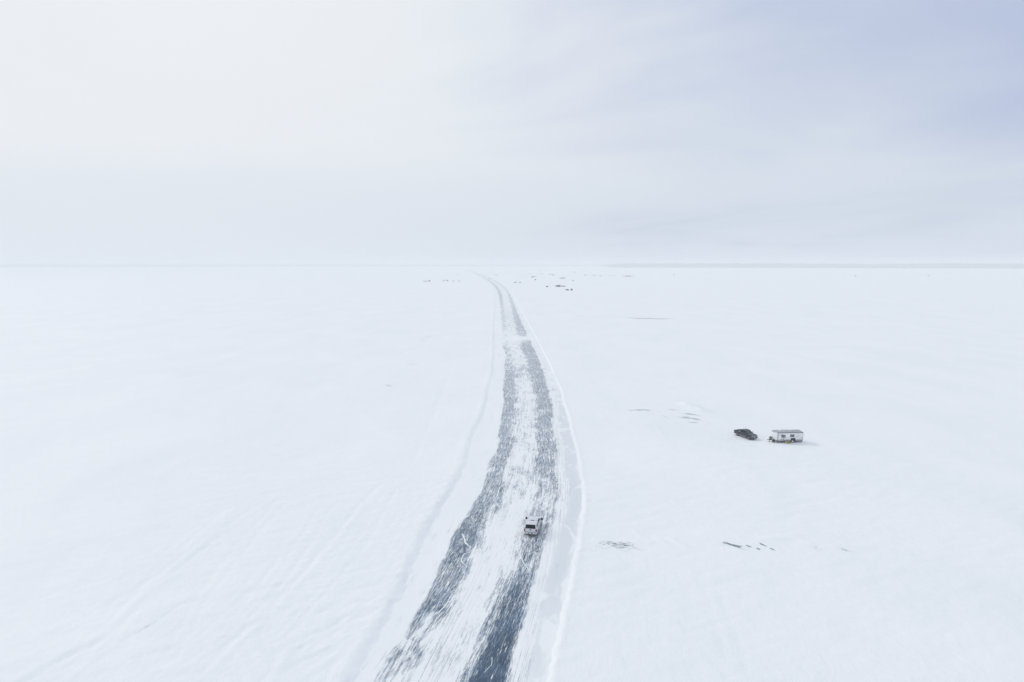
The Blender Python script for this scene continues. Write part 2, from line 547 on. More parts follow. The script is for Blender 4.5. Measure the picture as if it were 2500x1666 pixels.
FEATS = [
    (Z4([(60, 1345), (330, 1185), (560, 1075), (760, 890), (870, 790)]), 0.13, 0.7),
    (Z4([(90, 1360), (350, 1205), (590, 1090), (790, 905)]), -0.10, 0.5),
    (Z4([(360, 1345), (560, 1175), (680, 1110)]), 0.08, 0.35),
    (Z4([(690, 1105), (780, 1050), (900, 975), (1000, 905), (1080, 860)]), -0.10, 0.28),
    (Z4([(900, 770), (1020, 655), (1180, 500), (1340, 330)]), 0.09, 0.8),
    (Z4([(1560, 870), (1640, 790), (1790, 640), (1900, 520), (2060, 320), (2180, 200)]), -0.12, 0.5),
    (Z4([(1600, 880), (1680, 790), (1830, 640), (2090, 320)]), 0.09, 0.6),
    (Z4([(1280, 1000), (1420, 850), (1500, 760), (1620, 560)]), -0.10, 0.6),
    (Z4([(1050, 1330), (1250, 1080), (1460, 960)]), 0.10, 0.5),
    (Z4([(1360, 1110), (1420, 1240), (1470, 1345)]), 0.09, 0.4),
    (Z4([(1440, 1080), (1520, 1240), (1580, 1345)]), 0.08, 0.4),
    (Z4([(1240, 1240), (1330, 1130), (1480, 1010)]), 0.12, 0.45),
    (Z4([(1150, 1345), (1240, 1240)]), -0.09, 0.4),
    (Z4([(0, 560), (240, 440), (420, 335)]), -0.09, 0.4),
    (Z4([(0, 575), (240, 455), (420, 350)]), 0.06, 0.4),
    (Z4([(400, 690), (500, 630)]), -0.06, 0.3),
    (Z4([(2000, 330), (2080, 370), (2140, 450)]), 0.05, 0.4),
    (Z6([(822, 285), (850, 440), (900, 590), (930, 700)]), -0.07, 0.45),
    (Z6([(890, 330), (930, 480), (985, 600), (1030, 760)]), -0.07, 0.45),
    (Z6([(835, 285), (865, 440), (915, 590)]), 0.05, 0.35),
    (Z7([(650, 30), (720, 90), (820, 135)]), 0.16, 0.35),
    (Z7([(860, 90), (930, 140), (1010, 185)]), 0.18, 0.4),
    (Z7([(1010, 105), (1080, 150), (1190, 195)]), 0.20, 0.45),
    (Z7([(1530, 145), (1640, 150), (1790, 205)]), 0.14, 0.5),
    (Z7([(1935, 155), (2030, 185)]), 0.12, 0.35),
    (Z7([(230, 130), (480, 140), (620, 165)]), 0.12, 0.6),
    (Z9([(1020, 165), (1120, 210), (1250, 250)]), 1.1, 2.0),
    (Z9([(900, 170), (1060, 190)]), 0.5, 1.8),
    (Z9([(1350, 350), (1560, 410), (1700, 450)]), 0.16, 0.7),
    (Z9([(1700, 330), (1850, 300)]), 0.2, 0.8),
    (Z9([(580, 440), (640, 530), (690, 585)]), 0.12, 0.4),
    (Z9([(210, 255), (430, 255), (640, 275)]), 0.18, 0.8),
    (Z9([(860, 420), (1300, 430)]), 0.16, 0.9),
    (Z6([(1100, 130), (1250, 120), (1340, 160)]), 0.12, 0.8),
    (Z6([(1450, 170), (1620, 165), (1800, 200)]), 0.12, 0.7),
    ([(0, 868), (200, 858), (430, 848), (800, 832)], -0.10, 1.5),
    ([(0, 872), (200, 862), (430, 852), (800, 836)], 0.16, 1.6),
    ([(1010, 1120), (1060, 1010), (1090, 930), (1105, 880)], -0.10, 0.9),
    ([(1510, 792), (1600, 800), (1720, 810)], 0.2, 2.0),
]
rt = random.Random(12)
for k in range(16):                          # old snowmobile and tyre tracks crossing the left foreground
    x0 = rt.uniform(-250, 760)
    x1 = x0 + rt.uniform(260, 520)
    y0, y1 = 1690 - rt.uniform(0, 160), rt.uniform(1180, 1420)
    bow = rt.uniform(-60, 60)
    pl_ = [(x0 + (x1 - x0) * q + bow * math.sin(math.pi * q), y0 + (y1 - y0) * q) for q in (0, .2, .4, .6, .8, 1)]
    FEATS.append((pl_, -rt.uniform(0.05, 0.09), rt.uniform(0.26, 0.36)))
    FEATS.append(([(x + rt.uniform(24, 34), y) for x, y in pl_], -rt.uniform(0.05, 0.09), rt.uniform(0.26, 0.36)))
for dx_ in (0, 11):                          # ruts from the parked pickup back towards the road
    FEATS.append(([(1796 + dx_, 1056), (1760 + dx_, 1040), (1690 + dx_, 1030), (1600, 1036 + dx_ * .4), (1500, 1062 + dx_ * .4), (1425, 1110 + dx_)], -0.07, 0.34))
FEATS.append(([(1866, 1088), (1900, 1091), (1965, 1089), (1985, 1083)], 0.12, 0.7))
FEATW = [([at(x, y, 0.25) for x, y in pl], hh, ww) for pl, hh, ww in FEATS]


def ground_z(x, y):
    x, y = np.asarray(x, float), np.asarray(y, float)
    dist = np.hypot(x, y)
    fade = 1 - sstep(dist, 500, 1500)
    near = 1 - sstep(dist, 220, 600)
    xl, xr = np.interp(y, YW, LX[0]), np.interp(y, YW, LX[5])
    tl = (x - xl) * 0.97                     # + is on the road
    tr = (xr - x) * 0.98
    n1 = vnoise(x * 0.9, y * 0.9, 3)
    n2 = vnoise(x * 2.3, y * 2.3, 5)
    n3 = vnoise(x * 0.12, y * 0.05, 8)
    tl = tl + (n1 * 0.5 + n2 * 0.35 + n3 * 0.9) * near
    tr = tr + (n1 * 0.35 + n2 * 0.25 + n3 * 0.5) * near
    # open snow: broad drifts and wind ripples
    z = 0.22 + 0.22 * vnoise(x / 23 + y / 60, y / 31, 11) + 0.16 * vnoise(x / 9, y / 14, 12) * near
    z += (0.09 * vnoise((x + 0.5 * y) / 5.0, (y - 0.5 * x) / 2.0, 13) + 0.05 * vnoise((x + 0.5 * y) / 2.2, (y - 0.5 * x) / 0.9, 14)) * near
    rough = 1 + 2.2 * np.exp(-((x + 22 + (y - 75) * -0.25) / 14) ** 2) * (y < 130)
    z += 0.035 * n2 * near * rough + 0.05 * n1 * near * (rough - 1) * 0.5
    # ploughed banks
    lum = 1 + 0.5 * n1 + 0.8 * n2
    z += 0.09 * np.exp(-((tl + 0.5) / 0.7) ** 2) * lum * fade
    z += 0.08 * np.exp(-((tr + 0.20) / 0.28) ** 2) * (1 + 1.3 * n2 + 0.8 * n1) * fade
    # tracks and ridges
    for pl, hh, ww in FEATW:
        p = np.array(pl)
        sel = (x > p[:, 0].min() - 4 * ww) & (x < p[:, 0].max() + 4 * ww) & (y > p[:, 1].min() - 4 * ww) & (y < p[:, 1].max() + 4 * ww)
        if not sel.any():
            continue
        xs, ys = x[sel], y[sel]
        best = np.full(xs.shape, 1e9)
        for a_, b_ in zip(p[:-1], p[1:]):
            dv = b_ - a_
            q = np.clip(((xs - a_[0]) * dv[0] + (ys - a_[1]) * dv[1]) / (dv @ dv), 0, 1)
            dd = np.hypot(xs - a_[0] - q * dv[0], ys - a_[1] - q * dv[1])
            best = np.minimum(best, dd + 0.0)
        z[sel] += 0.6 * hh * np.exp(-(best / ww) ** 2) * (1 + 0.9 * vnoise(xs * 0.6, ys * 0.6, 21))
    # trampled, lumpy ground in the left foreground
    mk = np.exp(-((x + 21.5 + (y - 72) * 0.02) / 5.5) ** 2 - ((y - 69) / 11) ** 2)
    z += mk * (0.34 * np.clip(vnoise(x * 0.8, y * 0.55, 51) - 0.12, 0, 1) - 0.40 * np.clip(vnoise(x * 1.1, y * 0.9, 52) - 0.22, 0, 1))
    road = np.minimum(sstep(tl, -0.1, 1.35), sstep(tr, -0.05, 0.65))
    z = z * (1 - road) - 0.05 * road
    return z * fade - 0.10 * (1 - fade)


def gz(x, y):
    return float(ground_z(np.array([x]), np.array([y]))[0])


def axis(lo, hi, step, end_lo, end_hi, g_lo, g_hi):
    mid = list(np.arange(lo, hi, step))
    up, s_, v = [], step, mid[-1]
    while v < end_hi:
        s_ *= g_hi
        v += s_
        up.append(v)
    dn, s_, v = [], step, lo
    while v > end_lo:
        s_ *= g_lo
        v -= s_
        dn.append(v)
    return np.array(dn[::-1] + mid + up)


ax = axis(-46, 66, 0.36, -13500, 13500, 1.040, 1.040)
ay = axis(54, 128, 0.36, -13500, 13500, 1.07, 1.025)
GX, GY = np.meshgrid(ax, ay)
GZ = ground_z(GX.ravel(), GY.ravel())
nx, ny = len(ax), len(ay)


def grid_mesh(name, X, Y, Z, nx, ny, mat):
    me = bpy.data.meshes.new(name)
    n = nx * ny
    me.vertices.add(n)
    me.vertices.foreach_set('co', np.column_stack([X.ravel(), Y.ravel(), Z.ravel()]).astype(np.float32).ravel())
    i = (np.arange(ny - 1)[:, None] * nx + np.arange(nx - 1)[None, :]).ravel()
    q = np.column_stack([i, i + 1, i + 1 + nx, i + nx]).astype(np.int32)
    me.loops.add(q.size)
    me.loops.foreach_set('vertex_index', q.ravel())
    me.polygons.add(len(q))
    me.polygons.foreach_set('loop_start', np.arange(len(q), dtype=np.int32) * 4)
    me.polygons.foreach_set('use_smooth', np.ones(len(q), bool))
    me.update(calc_edges=True)
    me.validate()
    me.materials.append(mat)
    o = bpy.data.objects.new(name, me)
    COL.objects.link(o)
    return o


def set_vec(o, name, arr):
    a_ = o.data.attributes.new(name, 'FLOAT_VECTOR', 'POINT')
    a_.data.foreach_set('vector', np.asarray(arr, np.float32).ravel())


snow = grid_mesh('snow_plain', GX, GY, GZ, nx, ny, MATS['snow'])
tag(snow, 'wind-packed white snow plain over the frozen lake', 'snow', kind='structure')

# ---- the ploughed ice road between the banks
PX_ROWS = [1666, 1587, 1545, 1490, 1440, 1385, 1340, 1300, 1240, 1200, 1160, 1120, 1060, 1000, 940, 900, 880, 850, 834, 828.5, 824, 820,
           800, 770, 745, 720, 700, 680, 666]
LEFT = [.38, .62, .45, .88, .82, .82, .88, .88, .82, .78, .62, .68, .78, .72, .76, .62, .5, .5, .34, .24, .24, .34, .46, .50, .52, .62, .60, .55, .5]
MIDL = [.26, .36, .32, .26, .20, .20, .26, .20, .24, .36, .46, .26, .38, .36, .34, .52, .28, .36, .26, .10, .10, .22, .36, .40, .28, .28, .3, .35, .4]
RGHT = [1.02, .99, .95, .90, .90, .82, .72, .68, .52, .60, .66, .72, .76, .78, .80, .80, .78, .78, .66, .18, .18, .60, .68, .64, .56, .52, .50, .45, .4]
LINE = [.9, .8, .6, .4, .3, .3, .2, .3, .5, .6, .7, .6, .5, .4, .3, .3, .3, .3, .2, 0, 0, .1, .2, .2, .1, .1, 0, 0, 0]
PACK = [.5, .7, .6, .7, .9, 1., .9, .9, 1., 1., .9, .9, .9, .8, .6, .5, .5, .4, .3, .1, .1, .1, .1, 0, 0, 0, 0, 0, 0]
DEPTH = np.array([at(1250, p)[1] for p in PX_ROWS])
NV = 61
lane = np.linspace(0, 5, NV)
RXY = np.array([np.interp(lane, range(6), LX[:, i]) for i in range(len(YW))])      # rows x lanes
RYY = np.repeat(YW[:, None], NV, 1)
cx = RXY[:, NV // 2]
arc = np.concatenate([[0], np.cumsum(np.hypot(np.diff(cx), np.diff(YW)))])
road = grid_mesh('ice_road', RXY, RYY, np.full(RXY.shape, 0.0), NV, len(YW), MATS['ice_road'])
S = np.repeat(arc[:, None], NV, 1)
T = RXY - cx[:, None]
V = np.repeat(lane[None, :], len(YW), 0)
set_vec(road, 'st', np.stack([S, T, V], -1))
g = lambda tab: np.interp(YW, DEPTH, tab)[:, None]
jit = 0.10 * vnoise(S * 0.25, T * 0.25, 31) + 0.22 * vnoise(S * 0.06, T * 0 + 2.0, 32)
Vj = V + jit
bump_ = lambda a_, b_, e, f=None: sstep(Vj, a_ - e, a_ + e * 0.6) * (1 - sstep(Vj, b_ - (f or e) * 0.6, b_ + (f or e) * 1.6))
ice = np.maximum(bump_(1, 2, 0.12, 0.36) * g(LEFT), bump_(3, 4, 0.52, 0.16) * g(RGHT))
ice = np.maximum(ice, bump_(1.9, 3.1, 0.2) * g(MIDL))
ice = np.maximum(ice, bump_(4, 4.5, 0.2) * g(MIDL) * 0.6)
ice = np.maximum(ice, bump_(0.3, 0.9, 0.2) * 0.16 * (vnoise(S * 0.08, T * 0.3, 35) > 0.05))
pack = bump_(4.42, 4.86, 0.16) * g(PACK) + bump_(0.1, 0.9, 0.2) * 0.15
line = np.maximum(bump_(4.0, 4.35, 0.08), bump_(1.95, 2.5, 0.1) * 0.7) * g(LINE)
set_vec(road, 'ice', np.stack([ice, np.clip(pack, 0, 1), line], -1))
tag(road, 'ploughed ice road with dark wheel bands under drifting snow', 'road', kind='structure')

# frosted cracks in the road ice
CRACKS = [
    R1([(1105, 120), (1125, 160), (1140, 205), (1178, 240)]),
    R1([(1172, 272), (1122, 290), (1103, 328), (1098, 352), (1132, 386)]),
    R1([(520, 1095), (620, 1032), (700, 970), (760, 926), (846, 882)]),
    R1([(846, 882), (834, 850), (852, 808), (920, 762), (972, 708), (1032, 648), (1085, 585)]),
    R1([(1500, 210), (1568, 272), (1592, 330), (1612, 372), (1664, 442)]),
    R2([(1357, 618), (1320, 636), (1336, 682), (1330, 732), (1302, 788), (1298, 842), (1326, 890)]),
    R2([(1326, 890), (1252, 942), (1236, 1008), (1205, 1064), (1240, 1110), (1262, 1138)]),
    R2([(890, 1385), (915, 1432), (930, 1480), (982, 1526)]),
    R2([(1540, 275), (1602, 312), (1640, 355), (1692, 370), (1740, 416), (1756, 472)]),
    R2([(1362, 14), (1332, 40), (1320, 76)]),
    R2([(1590, 460), (1602, 520), (1590, 650), (1570, 760)]),
    R2([(1080, 1176), (1110, 1150), (1137, 1118)]),
    R2([(1690, 545), (1760, 600), (1810, 660)]),
    R3([(1015, 1445), (1040, 1400), (1080, 1360), (1132, 1310), (1110, 1272), (1140, 1236)]),
    R3([(1300, 1160), (1315, 1200), (1372, 1282)]),
    R1([(1290, 1260), (1340, 1200), (1350, 1140)]),
    R1([(1640, 470), (1660, 520), (1650, 590)]),
]
for k, ck in enumerate(CRACKS):
    pts = [Vector((*at(*p), 0)) for p in ck]
    dense = []
    for a_, b_ in zip(pts[:-1], pts[1:]):
        m_ = max(2, int((b_ - a_).length / 0.6))
        for i in range(m_):
            dense.append(a_.lerp(b_, i / m_) + Vector((random.uniform(-.07, .07), random.uniform(-.07, .07), 0)))
    dense.append(pts[-1])
    vs, fs = [], []
    for i, p in enumerate(dense):
        dr = (dense[min(i + 1, len(dense) - 1)] - dense[max(i - 1, 0)]).normalized()
        nr = Vector((-dr.y, dr.x, 0))
        wd = (0.075 if k not in (10, 11, 12, 15, 16) else 0.04) * (0.6 + 0.7 * random.random()) * min(1, 0.25 + 0.4 * min(i, len(dense) - 1 - i))
        vs += [p + nr * wd + Vector((0, 0, 0.004)), p + Vector((0, 0, 0.02)), p - nr * wd + Vector((0, 0, 0.004))]
        if i:
            q = 3 * i
            fs += [(q - 3, q - 2, q + 1, q), (q - 2, q - 1, q + 2, q + 1)]
    mesh_obj('ice_crack', vs, fs, MATS['crack_frost'], road, smooth=True)

# scoured patches of bare ice out on the snow: polyline, half width (m), share of ice
PATCHES = [
    (Z7([(225, 150), (330, 158), (480, 170), (600, 178), (720, 190)]), 1.1, 0.62),
    (Z7([(1530, 158), (1620, 165), (1690, 185), (1790, 214)]), 0.55, 1.05),
    (Z7([(1790, 182), (1870, 205)]), 0.30, 1.1),
    (Z7([(1905, 213), (1950, 220)]), 0.28, 1.0),
    (Z7([(1940, 165), (2020, 193)]), 0.30, 1.2),
    (Z7([(2045, 210), (2105, 230)]), 0.32, 1.2),
    (Z6([(1470, 178), (1530, 190)]), 0.25, 0.6),
    (Z6([(1340, 170), (1370, 176)]), 0.5, 0.5),
    (Z9([(205, 245), (400, 240), (520, 250), (645, 262)]), 0.55, 0.85),
    (Z9([(750, 240), (830, 242), (910, 254)]), 0.40, 0.8),
    (Z9([(940, 296), (1060, 302), (1160, 315), (1255, 333)]), 0.7, 0.75),
    (Z9([(860, 350), (1000, 350), (1150, 372), (1310, 405)]), 1.3, 0.68),
    (Z9([(670, 325), (800, 360)]), 1.8, 0.42),
    (Z9([(1050, 420), (1180, 415)]), 0.5, 0.5),
    ([(1520, 774), (1548, 777), (1580, 778), (1612, 779), (1652, 778)], 2.6, 1.0),
    ([(1400, 771), (1425, 772)], 1.5, 0.6),
    ([(1028, 828), (1042, 824), (1062, 819)], 0.9, 0.9),
    ([(1028, 833), (1038, 833)], 0.9, 0.7),
    ([(988, 888), (1002, 889), (1018, 890)], 0.6, 0.8),
    ([(999, 880), (1008, 881)], 0.5, 0.7),
    ([(938, 939), (948, 942), (958, 945)], 0.6, 0.75),
    ([(1080, 1298), (1096, 1294), (1104, 1275), (1108, 1262)], 0.55, 0.62),
    (Z4([(775, 1052), (840, 1012), (905, 972)]), 0.09, 0.9),
    (Z4([(915, 968), (960, 930), (1000, 906)]), 0.08, 0.7),
]
for pl, hw, share in PATCHES:
    pts = [Vector((*at(x, y, 0.25), 0)) for x, y in pl]
    L = sum((b_ - a_).length for a_, b_ in zip(pts[:-1], pts[1:]))
    n = max(10, min(60, int(L / 0.4)))
    cum = [0]
    for a_, b_ in zip(pts[:-1], pts[1:]):
        cum.append(cum[-1] + (b_ - a_).length)
    vs, fs, at_ = [], [], []
    off = random.uniform(0, 500)
    K = 7
    for i in range(n + 1):
        u = L * i / n
        px_ = np.interp(u, cum, [p.x for p in pts])
        py_ = np.interp(u, cum, [p.y for p in pts])
        e = math.sin(math.pi * i / n) ** 0.55
        for j in range(K):
            c_ = -1 + 2 * j / (K - 1)
            wj = hw * 1.15 * (0.6 + 0.5 * e) * (1 + 0.5 * math.sin(u * 2.1 + off + j))
            X, Y = px_, py_ + c_ * wj
            vs.append((X, Y))
            at_.append((u + off, c_ * wj + off, 0.84 * share * e * (1 - c_ * c_) ** 0.8))
    zz = ground_z(np.array([v[0] for v in vs]), np.array([v[1] for v in vs])) + 0.02
    on_road = zz < 0.03
    zz = np.where(on_road, 0.006, zz)
    vs = [(v[0], v[1], z_) for v, z_ in zip(vs, zz)]
    for i in range(n):
        for j in range(K - 1):
            q = i * K + j
            fs.append((q, q + K, q + K + 1, q + 1))
    o = mesh_obj('ice_patch', vs, fs, MATS['scoured_ice'], snow, smooth=True)
    set_vec(o, 'pt', at_)

# ------------------------------------------------------------------ the far shore
HILL_SEG = 720
rng = np.random.default_rng(4)
AZ = np.linspace(-math.pi, math.pi, HILL_SEG + 1)


def shore_r(az):
    q = sstep(az, R(7.2), R(8.4)) * (1 - sstep(az, R(62), R(75)))
    return 11700 - 3800 * q + 260 * vnoise(az * 14, az * 0 + 0.5, 41) + 60 * vnoise(az * 90, az * 0 + 0.5, 42)


def shore_h(az):
    q = sstep(az, R(7.2), R(10)) * (1 - sstep(az, R(62), R(75)))
    return 20 + 16 * q + (8 + 12 * q) * vnoise(az * 16, az * 0 + 0.5, 43) + (4 + 6 * q) * vnoise(az * 60, az * 0 + 0.5, 44)


prof = [(-25, -0.6), (0, 0.02), (70, 0.25), (260, 0.7), (560, 1.0), (1000, 1.0), (1600, 0.9)]
hx, hy, hz = [], [], []
rr, hh_ = shore_r(AZ), shore_h(AZ)
rr[-1], hh_[-1] = rr[0], hh_[0]
for dr, f in prof:
    hx.append((rr + dr) * np.sin(AZ))
    hy.append((rr + dr) * np.cos(AZ))
    hz.append(np.where(f < 0, -0.5, hh_ * max(f, 0)) + 0 * AZ)
hills = grid_mesh('shore_hills', np.array(hx), np.array(hy), np.array(hz), HILL_SEG + 1, len(prof), MATS['wooded_ground'])
tag(hills, 'low wooded hills ringing the frozen lake', 'hills', kind='structure')
# the wood on the hills: low conifers, one mass
NT_ = 13000
az_t = np.concatenate([rng.uniform(R(-75), R(75), NT_), rng.uniform(R(75), R(285), 2500)])
dr_t = rng.uniform(10, 620, len(az_t)) ** 1.0
r_t = shore_r(az_t) + dr_t
b_t = np.interp(dr_t, [p_[0] for p_ in prof], [p_[1] for p_ in prof]) * shore_h(az_t)
h_t = rng.uniform(11, 19, len(az_t))
w_t = h_t * rng.uniform(0.30, 0.55, len(az_t)) * 1.3
vs, fs = [], []
for az_, r_, b_, h2, w2 in zip(az_t, r_t, b_t, h_t, w_t):
    X, Y = r_ * math.sin(az_), r_ * math.cos(az_)
    k = len(vs)
    a0 = rng.uniform(0, 6.28)
    for i in range(5):
        a_ = a0 + i * 1.2566
        vs.append((X + w2 * math.cos(a_), Y + w2 * math.sin(a_), b_ - 1))
    vs.append((X, Y, b_ + h2))
    fs += [(k + i, k + (i + 1) % 5, k + 5) for i in range(5)]
wood = mesh_obj('far_wood', vs, fs, MATS['conifer'])
tag(wood, 'distant dark conifer wood along the hazy shore', 'wood', kind='stuff')

# ------------------------------------------------------------------ vehicles


def arc_pts(cx_, cz_, r, zb, n=10):
    """arch from (right) to (left) at height zb, going over the top; returned left to right"""
    a0 = math.asin((zb - cz_) / r)
    return [(cx_ + r * math.cos(math.pi - a0 - (math.pi - 2 * a0) * i / n), cz_ + r * math.sin(math.pi - a0 - (math.pi - 2 * a0) * i / n)) for i in range(n + 1)]


def body_y(z):
    """half width of the lower body at a height"""
    return 0.99 - 0.05 * max(0, (z - 0.95) / 0.35) - 0.03 * max(0, (0.7 - z) / 0.25)


def cab_y(z):
    return 0.925 - (z - 1.27) / 0.62 * 0.165


def slab(name, poly, yf, off, th, mat, parent, side_, bevel=0.0):
    """a panel of outline poly (x, z) lying on a flank; off = how proud, th = thickness"""
    bm = bmesh.new()
    a_ = [(x, side_ * (yf(z) + off), z) for x, z in poly]
    b_ = [(x, side_ * (yf(z) + off - th), z) for x, z in poly]
    prism(bm, a_, b_)
    return bm_obj(name, bm, mat, parent, bevel, 1, smooth=bevel > 0)


def wheel(parent, x, side_, r, wid, track, rim_mat, z0=0.0, rim_share=0.62):
    yc = side_ * track
    wh = empty('wheel', (x, yc, r + z0))
    wh.parent = parent
    bm = bmesh.new()
    ri = r * rim_share
    h = wid / 2
    lathe_y(bm, [(ri, -h * .9), (r * .93, -h), (r, -h * .72), (r, h * .72), (r * .93, h), (ri, h * .9)], 0, 0, 0, 28)
    ty = bm_obj('tyre', bm, MATS['tyre_rubber'], wh, smooth=True)
    bm = bmesh.new()
    s_ = side_
    lathe_y(bm, [(0.001, s_ * h * .62), (ri * .30, s_ * h * .66), (ri * .42, s_ * h * .38), (ri * .86, s_ * h * .50), (ri * 1.0, s_ * h * .86),
                 (ri * 1.01, -s_ * h * .8), (0.001, -s_ * h * .6)], 0, 0, 0, 28)
    rm = bm_obj('rim', bm, MATS[rim_mat], wh, smooth=True)
    bm = bmesh.new()
    lathe_y(bm, [(0.001, s_ * h * .78), (ri * .22, s_ * h * .74), (ri * .24, s_ * h * .5), (0.001, s_ * h * .5)], 0, 0, 0, 14)
    bm_obj('hub', bm, MATS['black_plastic'], wh, smooth=True)
    return wh


def pickup(name, loc, rz, paint, rim, topper=False, tow_mirrors=False, grille_mat='chrome'):
    P = MATS[paint]
    root = empty(name, loc, rz)
    FA, RA, AR = 1.92, -1.82, 0.50
    # front body: sills, fenders and bonnet
    bm = bmesh.new()
    po = [(-1.02, 0.46)] + [(1.30, 0.46)] + arc_pts(FA, 0.43, AR, 0.46) + [(2.68, 0.55), (2.84, 0.62), (2.86, 0.86), (2.83, 1.06), (2.74, 1.15), (2.3, 1.205), (1.40, 1.27), (-1.02, 1.28)]
    taper = lambda x: 1 - 0.055 * max(0, (x - 1.9) / 0.95) ** 2
    prism(bm, [(x, body_y(z) * taper(x), z) for x, z in po], [(x, -body_y(z) * taper(x), z) for x, z in po])
    body = bm_obj('body', bm, P, root, 0.035, 2, smooth=True)
    # bonnet ridge panel
    bm = bmesh.new()
    for s_ in (-1, 1):
        prism(bm, [(2.60, s_ * 0.30, 1.17), (1.50, s_ * 0.36, 1.262), (1.50, s_ * 0.66, 1.262), (2.60, s_ * 0.62, 1.17)],
              [(2.55, s_ * 0.34, 1.205), (1.55, s_ * 0.40, 1.285), (1.55, s_ * 0.62, 1.285), (2.55, s_ * 0.58, 1.205)])
    bm_obj('bonnet_ridge', bm, P, root, 0.01, 1)
    # cab
    bm = bmesh.new()
    cp_ = [(1.40, 1.26), (0.98, 1.55), (0.55, 1.83), (0.36, 1.885), (-0.30, 1.915), (-0.80, 1.885), (-0.90, 1.83), (-1.02, 1.26)]
    prism(bm, [(x, cab_y(z), z) for x, z in cp_], [(x, -cab_y(z), z) for x, z in cp_])
    cab = bm_obj('cab', bm, P, root, 0.04, 2, smooth=True)
    # glass
    wsn = Vector((0.59, 0, 0.81)).normalized()

    def quad_glass(nm, p, mat, nrm, parent):
        bm = bmesh.new()
        prism(bm, [Vector(q) + nrm * 0.010 for q in p], [Vector(q) - nrm * 0.02 for q in p])
        return bm_obj(nm, bm, MATS[mat], parent)
    wsn = Vector((0.60, 0, 0.80))
    quad_glass('windshield', [(1.335, 0.83, 1.305), (1.335, -0.83, 1.305), (0.98, -0.80, 1.552), (0.60, -0.725, 1.80), (0.60, 0.725, 1.80), (0.98, 0.80, 1.552)], 'windshield_glass', wsn, cab)
    rwn = Vector((-0.98, 0, 0.2)).normalized()
    quad_glass('rear_window', [(-1.005, 0.72, 1.36), (-1.005, -0.72, 1.36), (-0.922, -0.66, 1.76), (-0.922, 0.66, 1.76)], 'auto_glass', rwn, cab)
    for s_ in (-1, 1):
        slab('side_window', [(1.16, 1.33), (0.26, 1.33), (0.26, 1.78), (0.56, 1.77), (0.92, 1.54)], cab_y, 0.008, 0.03, MATS['auto_glass'], cab, s_)
        slab('side_window', [(0.14, 1.33), (-0.84, 1.33), (-0.78, 1.78), (0.14, 1.78)], cab_y, 0.008, 0.03, MATS['auto_glass'], cab, s_)
        # doors proud of the flank, each with a handle
        for (x0, x1) in ((0.20, 1.24), (-0.92, 0.17)):
            dr = slab('door', [(x0, 0.56), (x1, 0.56), (x1, 0.85), (x1, 1.235), (x0, 1.235), (x0, 0.85)], body_y, 0.012, 0.04, P, root, s_, 0.006)
            slab('handle', [(x0 + 0.08, 1.06), (x0 + 0.32, 1.06), (x0 + 0.32, 1.11), (x0 + 0.08, 1.11)], body_y, 0.045, 0.035, MATS['black_plastic'] if topper else P, dr, s_)
        # running board
        box_obj('running_board', -0.95, 1.25, s_ * 0.90, s_ * 1.06, 0.35, 0.41, MATS['dull_chrome'], root, 0.015)
        # arch liners
        for xa in (FA, RA):
            bm = bmesh.new()
            ring_o = arc_pts(xa, 0.43, AR + 0.035, 0.47, 12)
            ring_i = arc_pts(xa, 0.43, AR - 0.012, 0.47, 12)
            for i in range(12):
                q = [ring_o[i], ring_o[i + 1], ring_i[i + 1], ring_i[i]]
                prism(bm, [(x, s_ * (body_y(z) + 0.018), z) for x, z in q], [(x, s_ * (body_y(z) - 0.06), z) for x, z in q])
            bm_obj('wheel_arch', bm, MATS['black_plastic'] if not topper else P, root)
        # mirrors
        bm = bmesh.new()
        yo = 1.16 if not tow_mirrors else 1.24
        tube(bm, (1.06, s_ * 0.88, 1.36), (1.06, s_ * (yo - 0.03), 1.40), 0.035, 6)
        if tow_mirrors:
            tube(bm, (1.06, s_ * 0.90, 1.44), (1.06, s_ * (yo - 0.03), 1.46), 0.03, 6)
        mr = bm_obj('mirror', bm, MATS['black_plastic'], root)
        wdt, hgt_ = (0.13, 0.19) if tow_mirrors else (0.09, 0.10)
        hd = box_obj('mirror_head', 1.0, 1.12, s_ * yo - wdt, s_ * yo + wdt, 1.41 - hgt_, 1.41 + hgt_, MATS['black_plastic'], mr, 0.03)
        box_obj('mirror_glass', 0.988, 0.998, s_ * yo - wdt * .8, s_ * yo + wdt * .8, 1.41 - hgt_ * .8, 1.41 + hgt_ * .8, MATS['auto_glass'], mr)
        # lights
        bm = bmesh.new()
        prism(bm, [(2.62, s_ * 0.955, 1.10), (2.62, s_ * 0.955, 0.86), (2.875, s_ * 0.90, 0.86), (2.868, s_ * 0.90, 1.10)],
              [(2.62, s_ * 0.62, 1.10), (2.62, s_ * 0.62, 0.86), (2.885, s_ * 0.66, 0.86), (2.875, s_ * 0.66, 1.10)])
        hl = bm_obj('headlight', bm, MATS['black_plastic'], root, 0.01, 1)
        for zc in (0.92, 1.04):
            box_obj('lamp', 2.86, 2.895, s_ * 0.69, s_ * 0.87, zc - 0.04, zc + 0.04, MATS['clear_lens'], hl, 0.008)
        box_obj('taillight', -2.90, -2.78, s_ * 0.80, s_ * 0.985, 0.86, 1.25, MATS['red_lens'], root, 0.015)
        box_obj('fog_lamp', 2.94, 2.965, s_ * 0.68, s_ * 0.80, 0.56, 0.64, MATS['clear_lens'], root, 0.008)
    # grille with bars and surround
    gr = box_obj('grille', 2.80, 2.885, -0.60, 0.60, 0.80, 1.10, MATS['black_plastic'], root, 0.015)
    bm = bmesh.new()
    for z_ in (0.79, 1.105):
        box(bm, 2.86, 2.91, -0.64, 0.64, z_ - 0.022, z_ + 0.022)
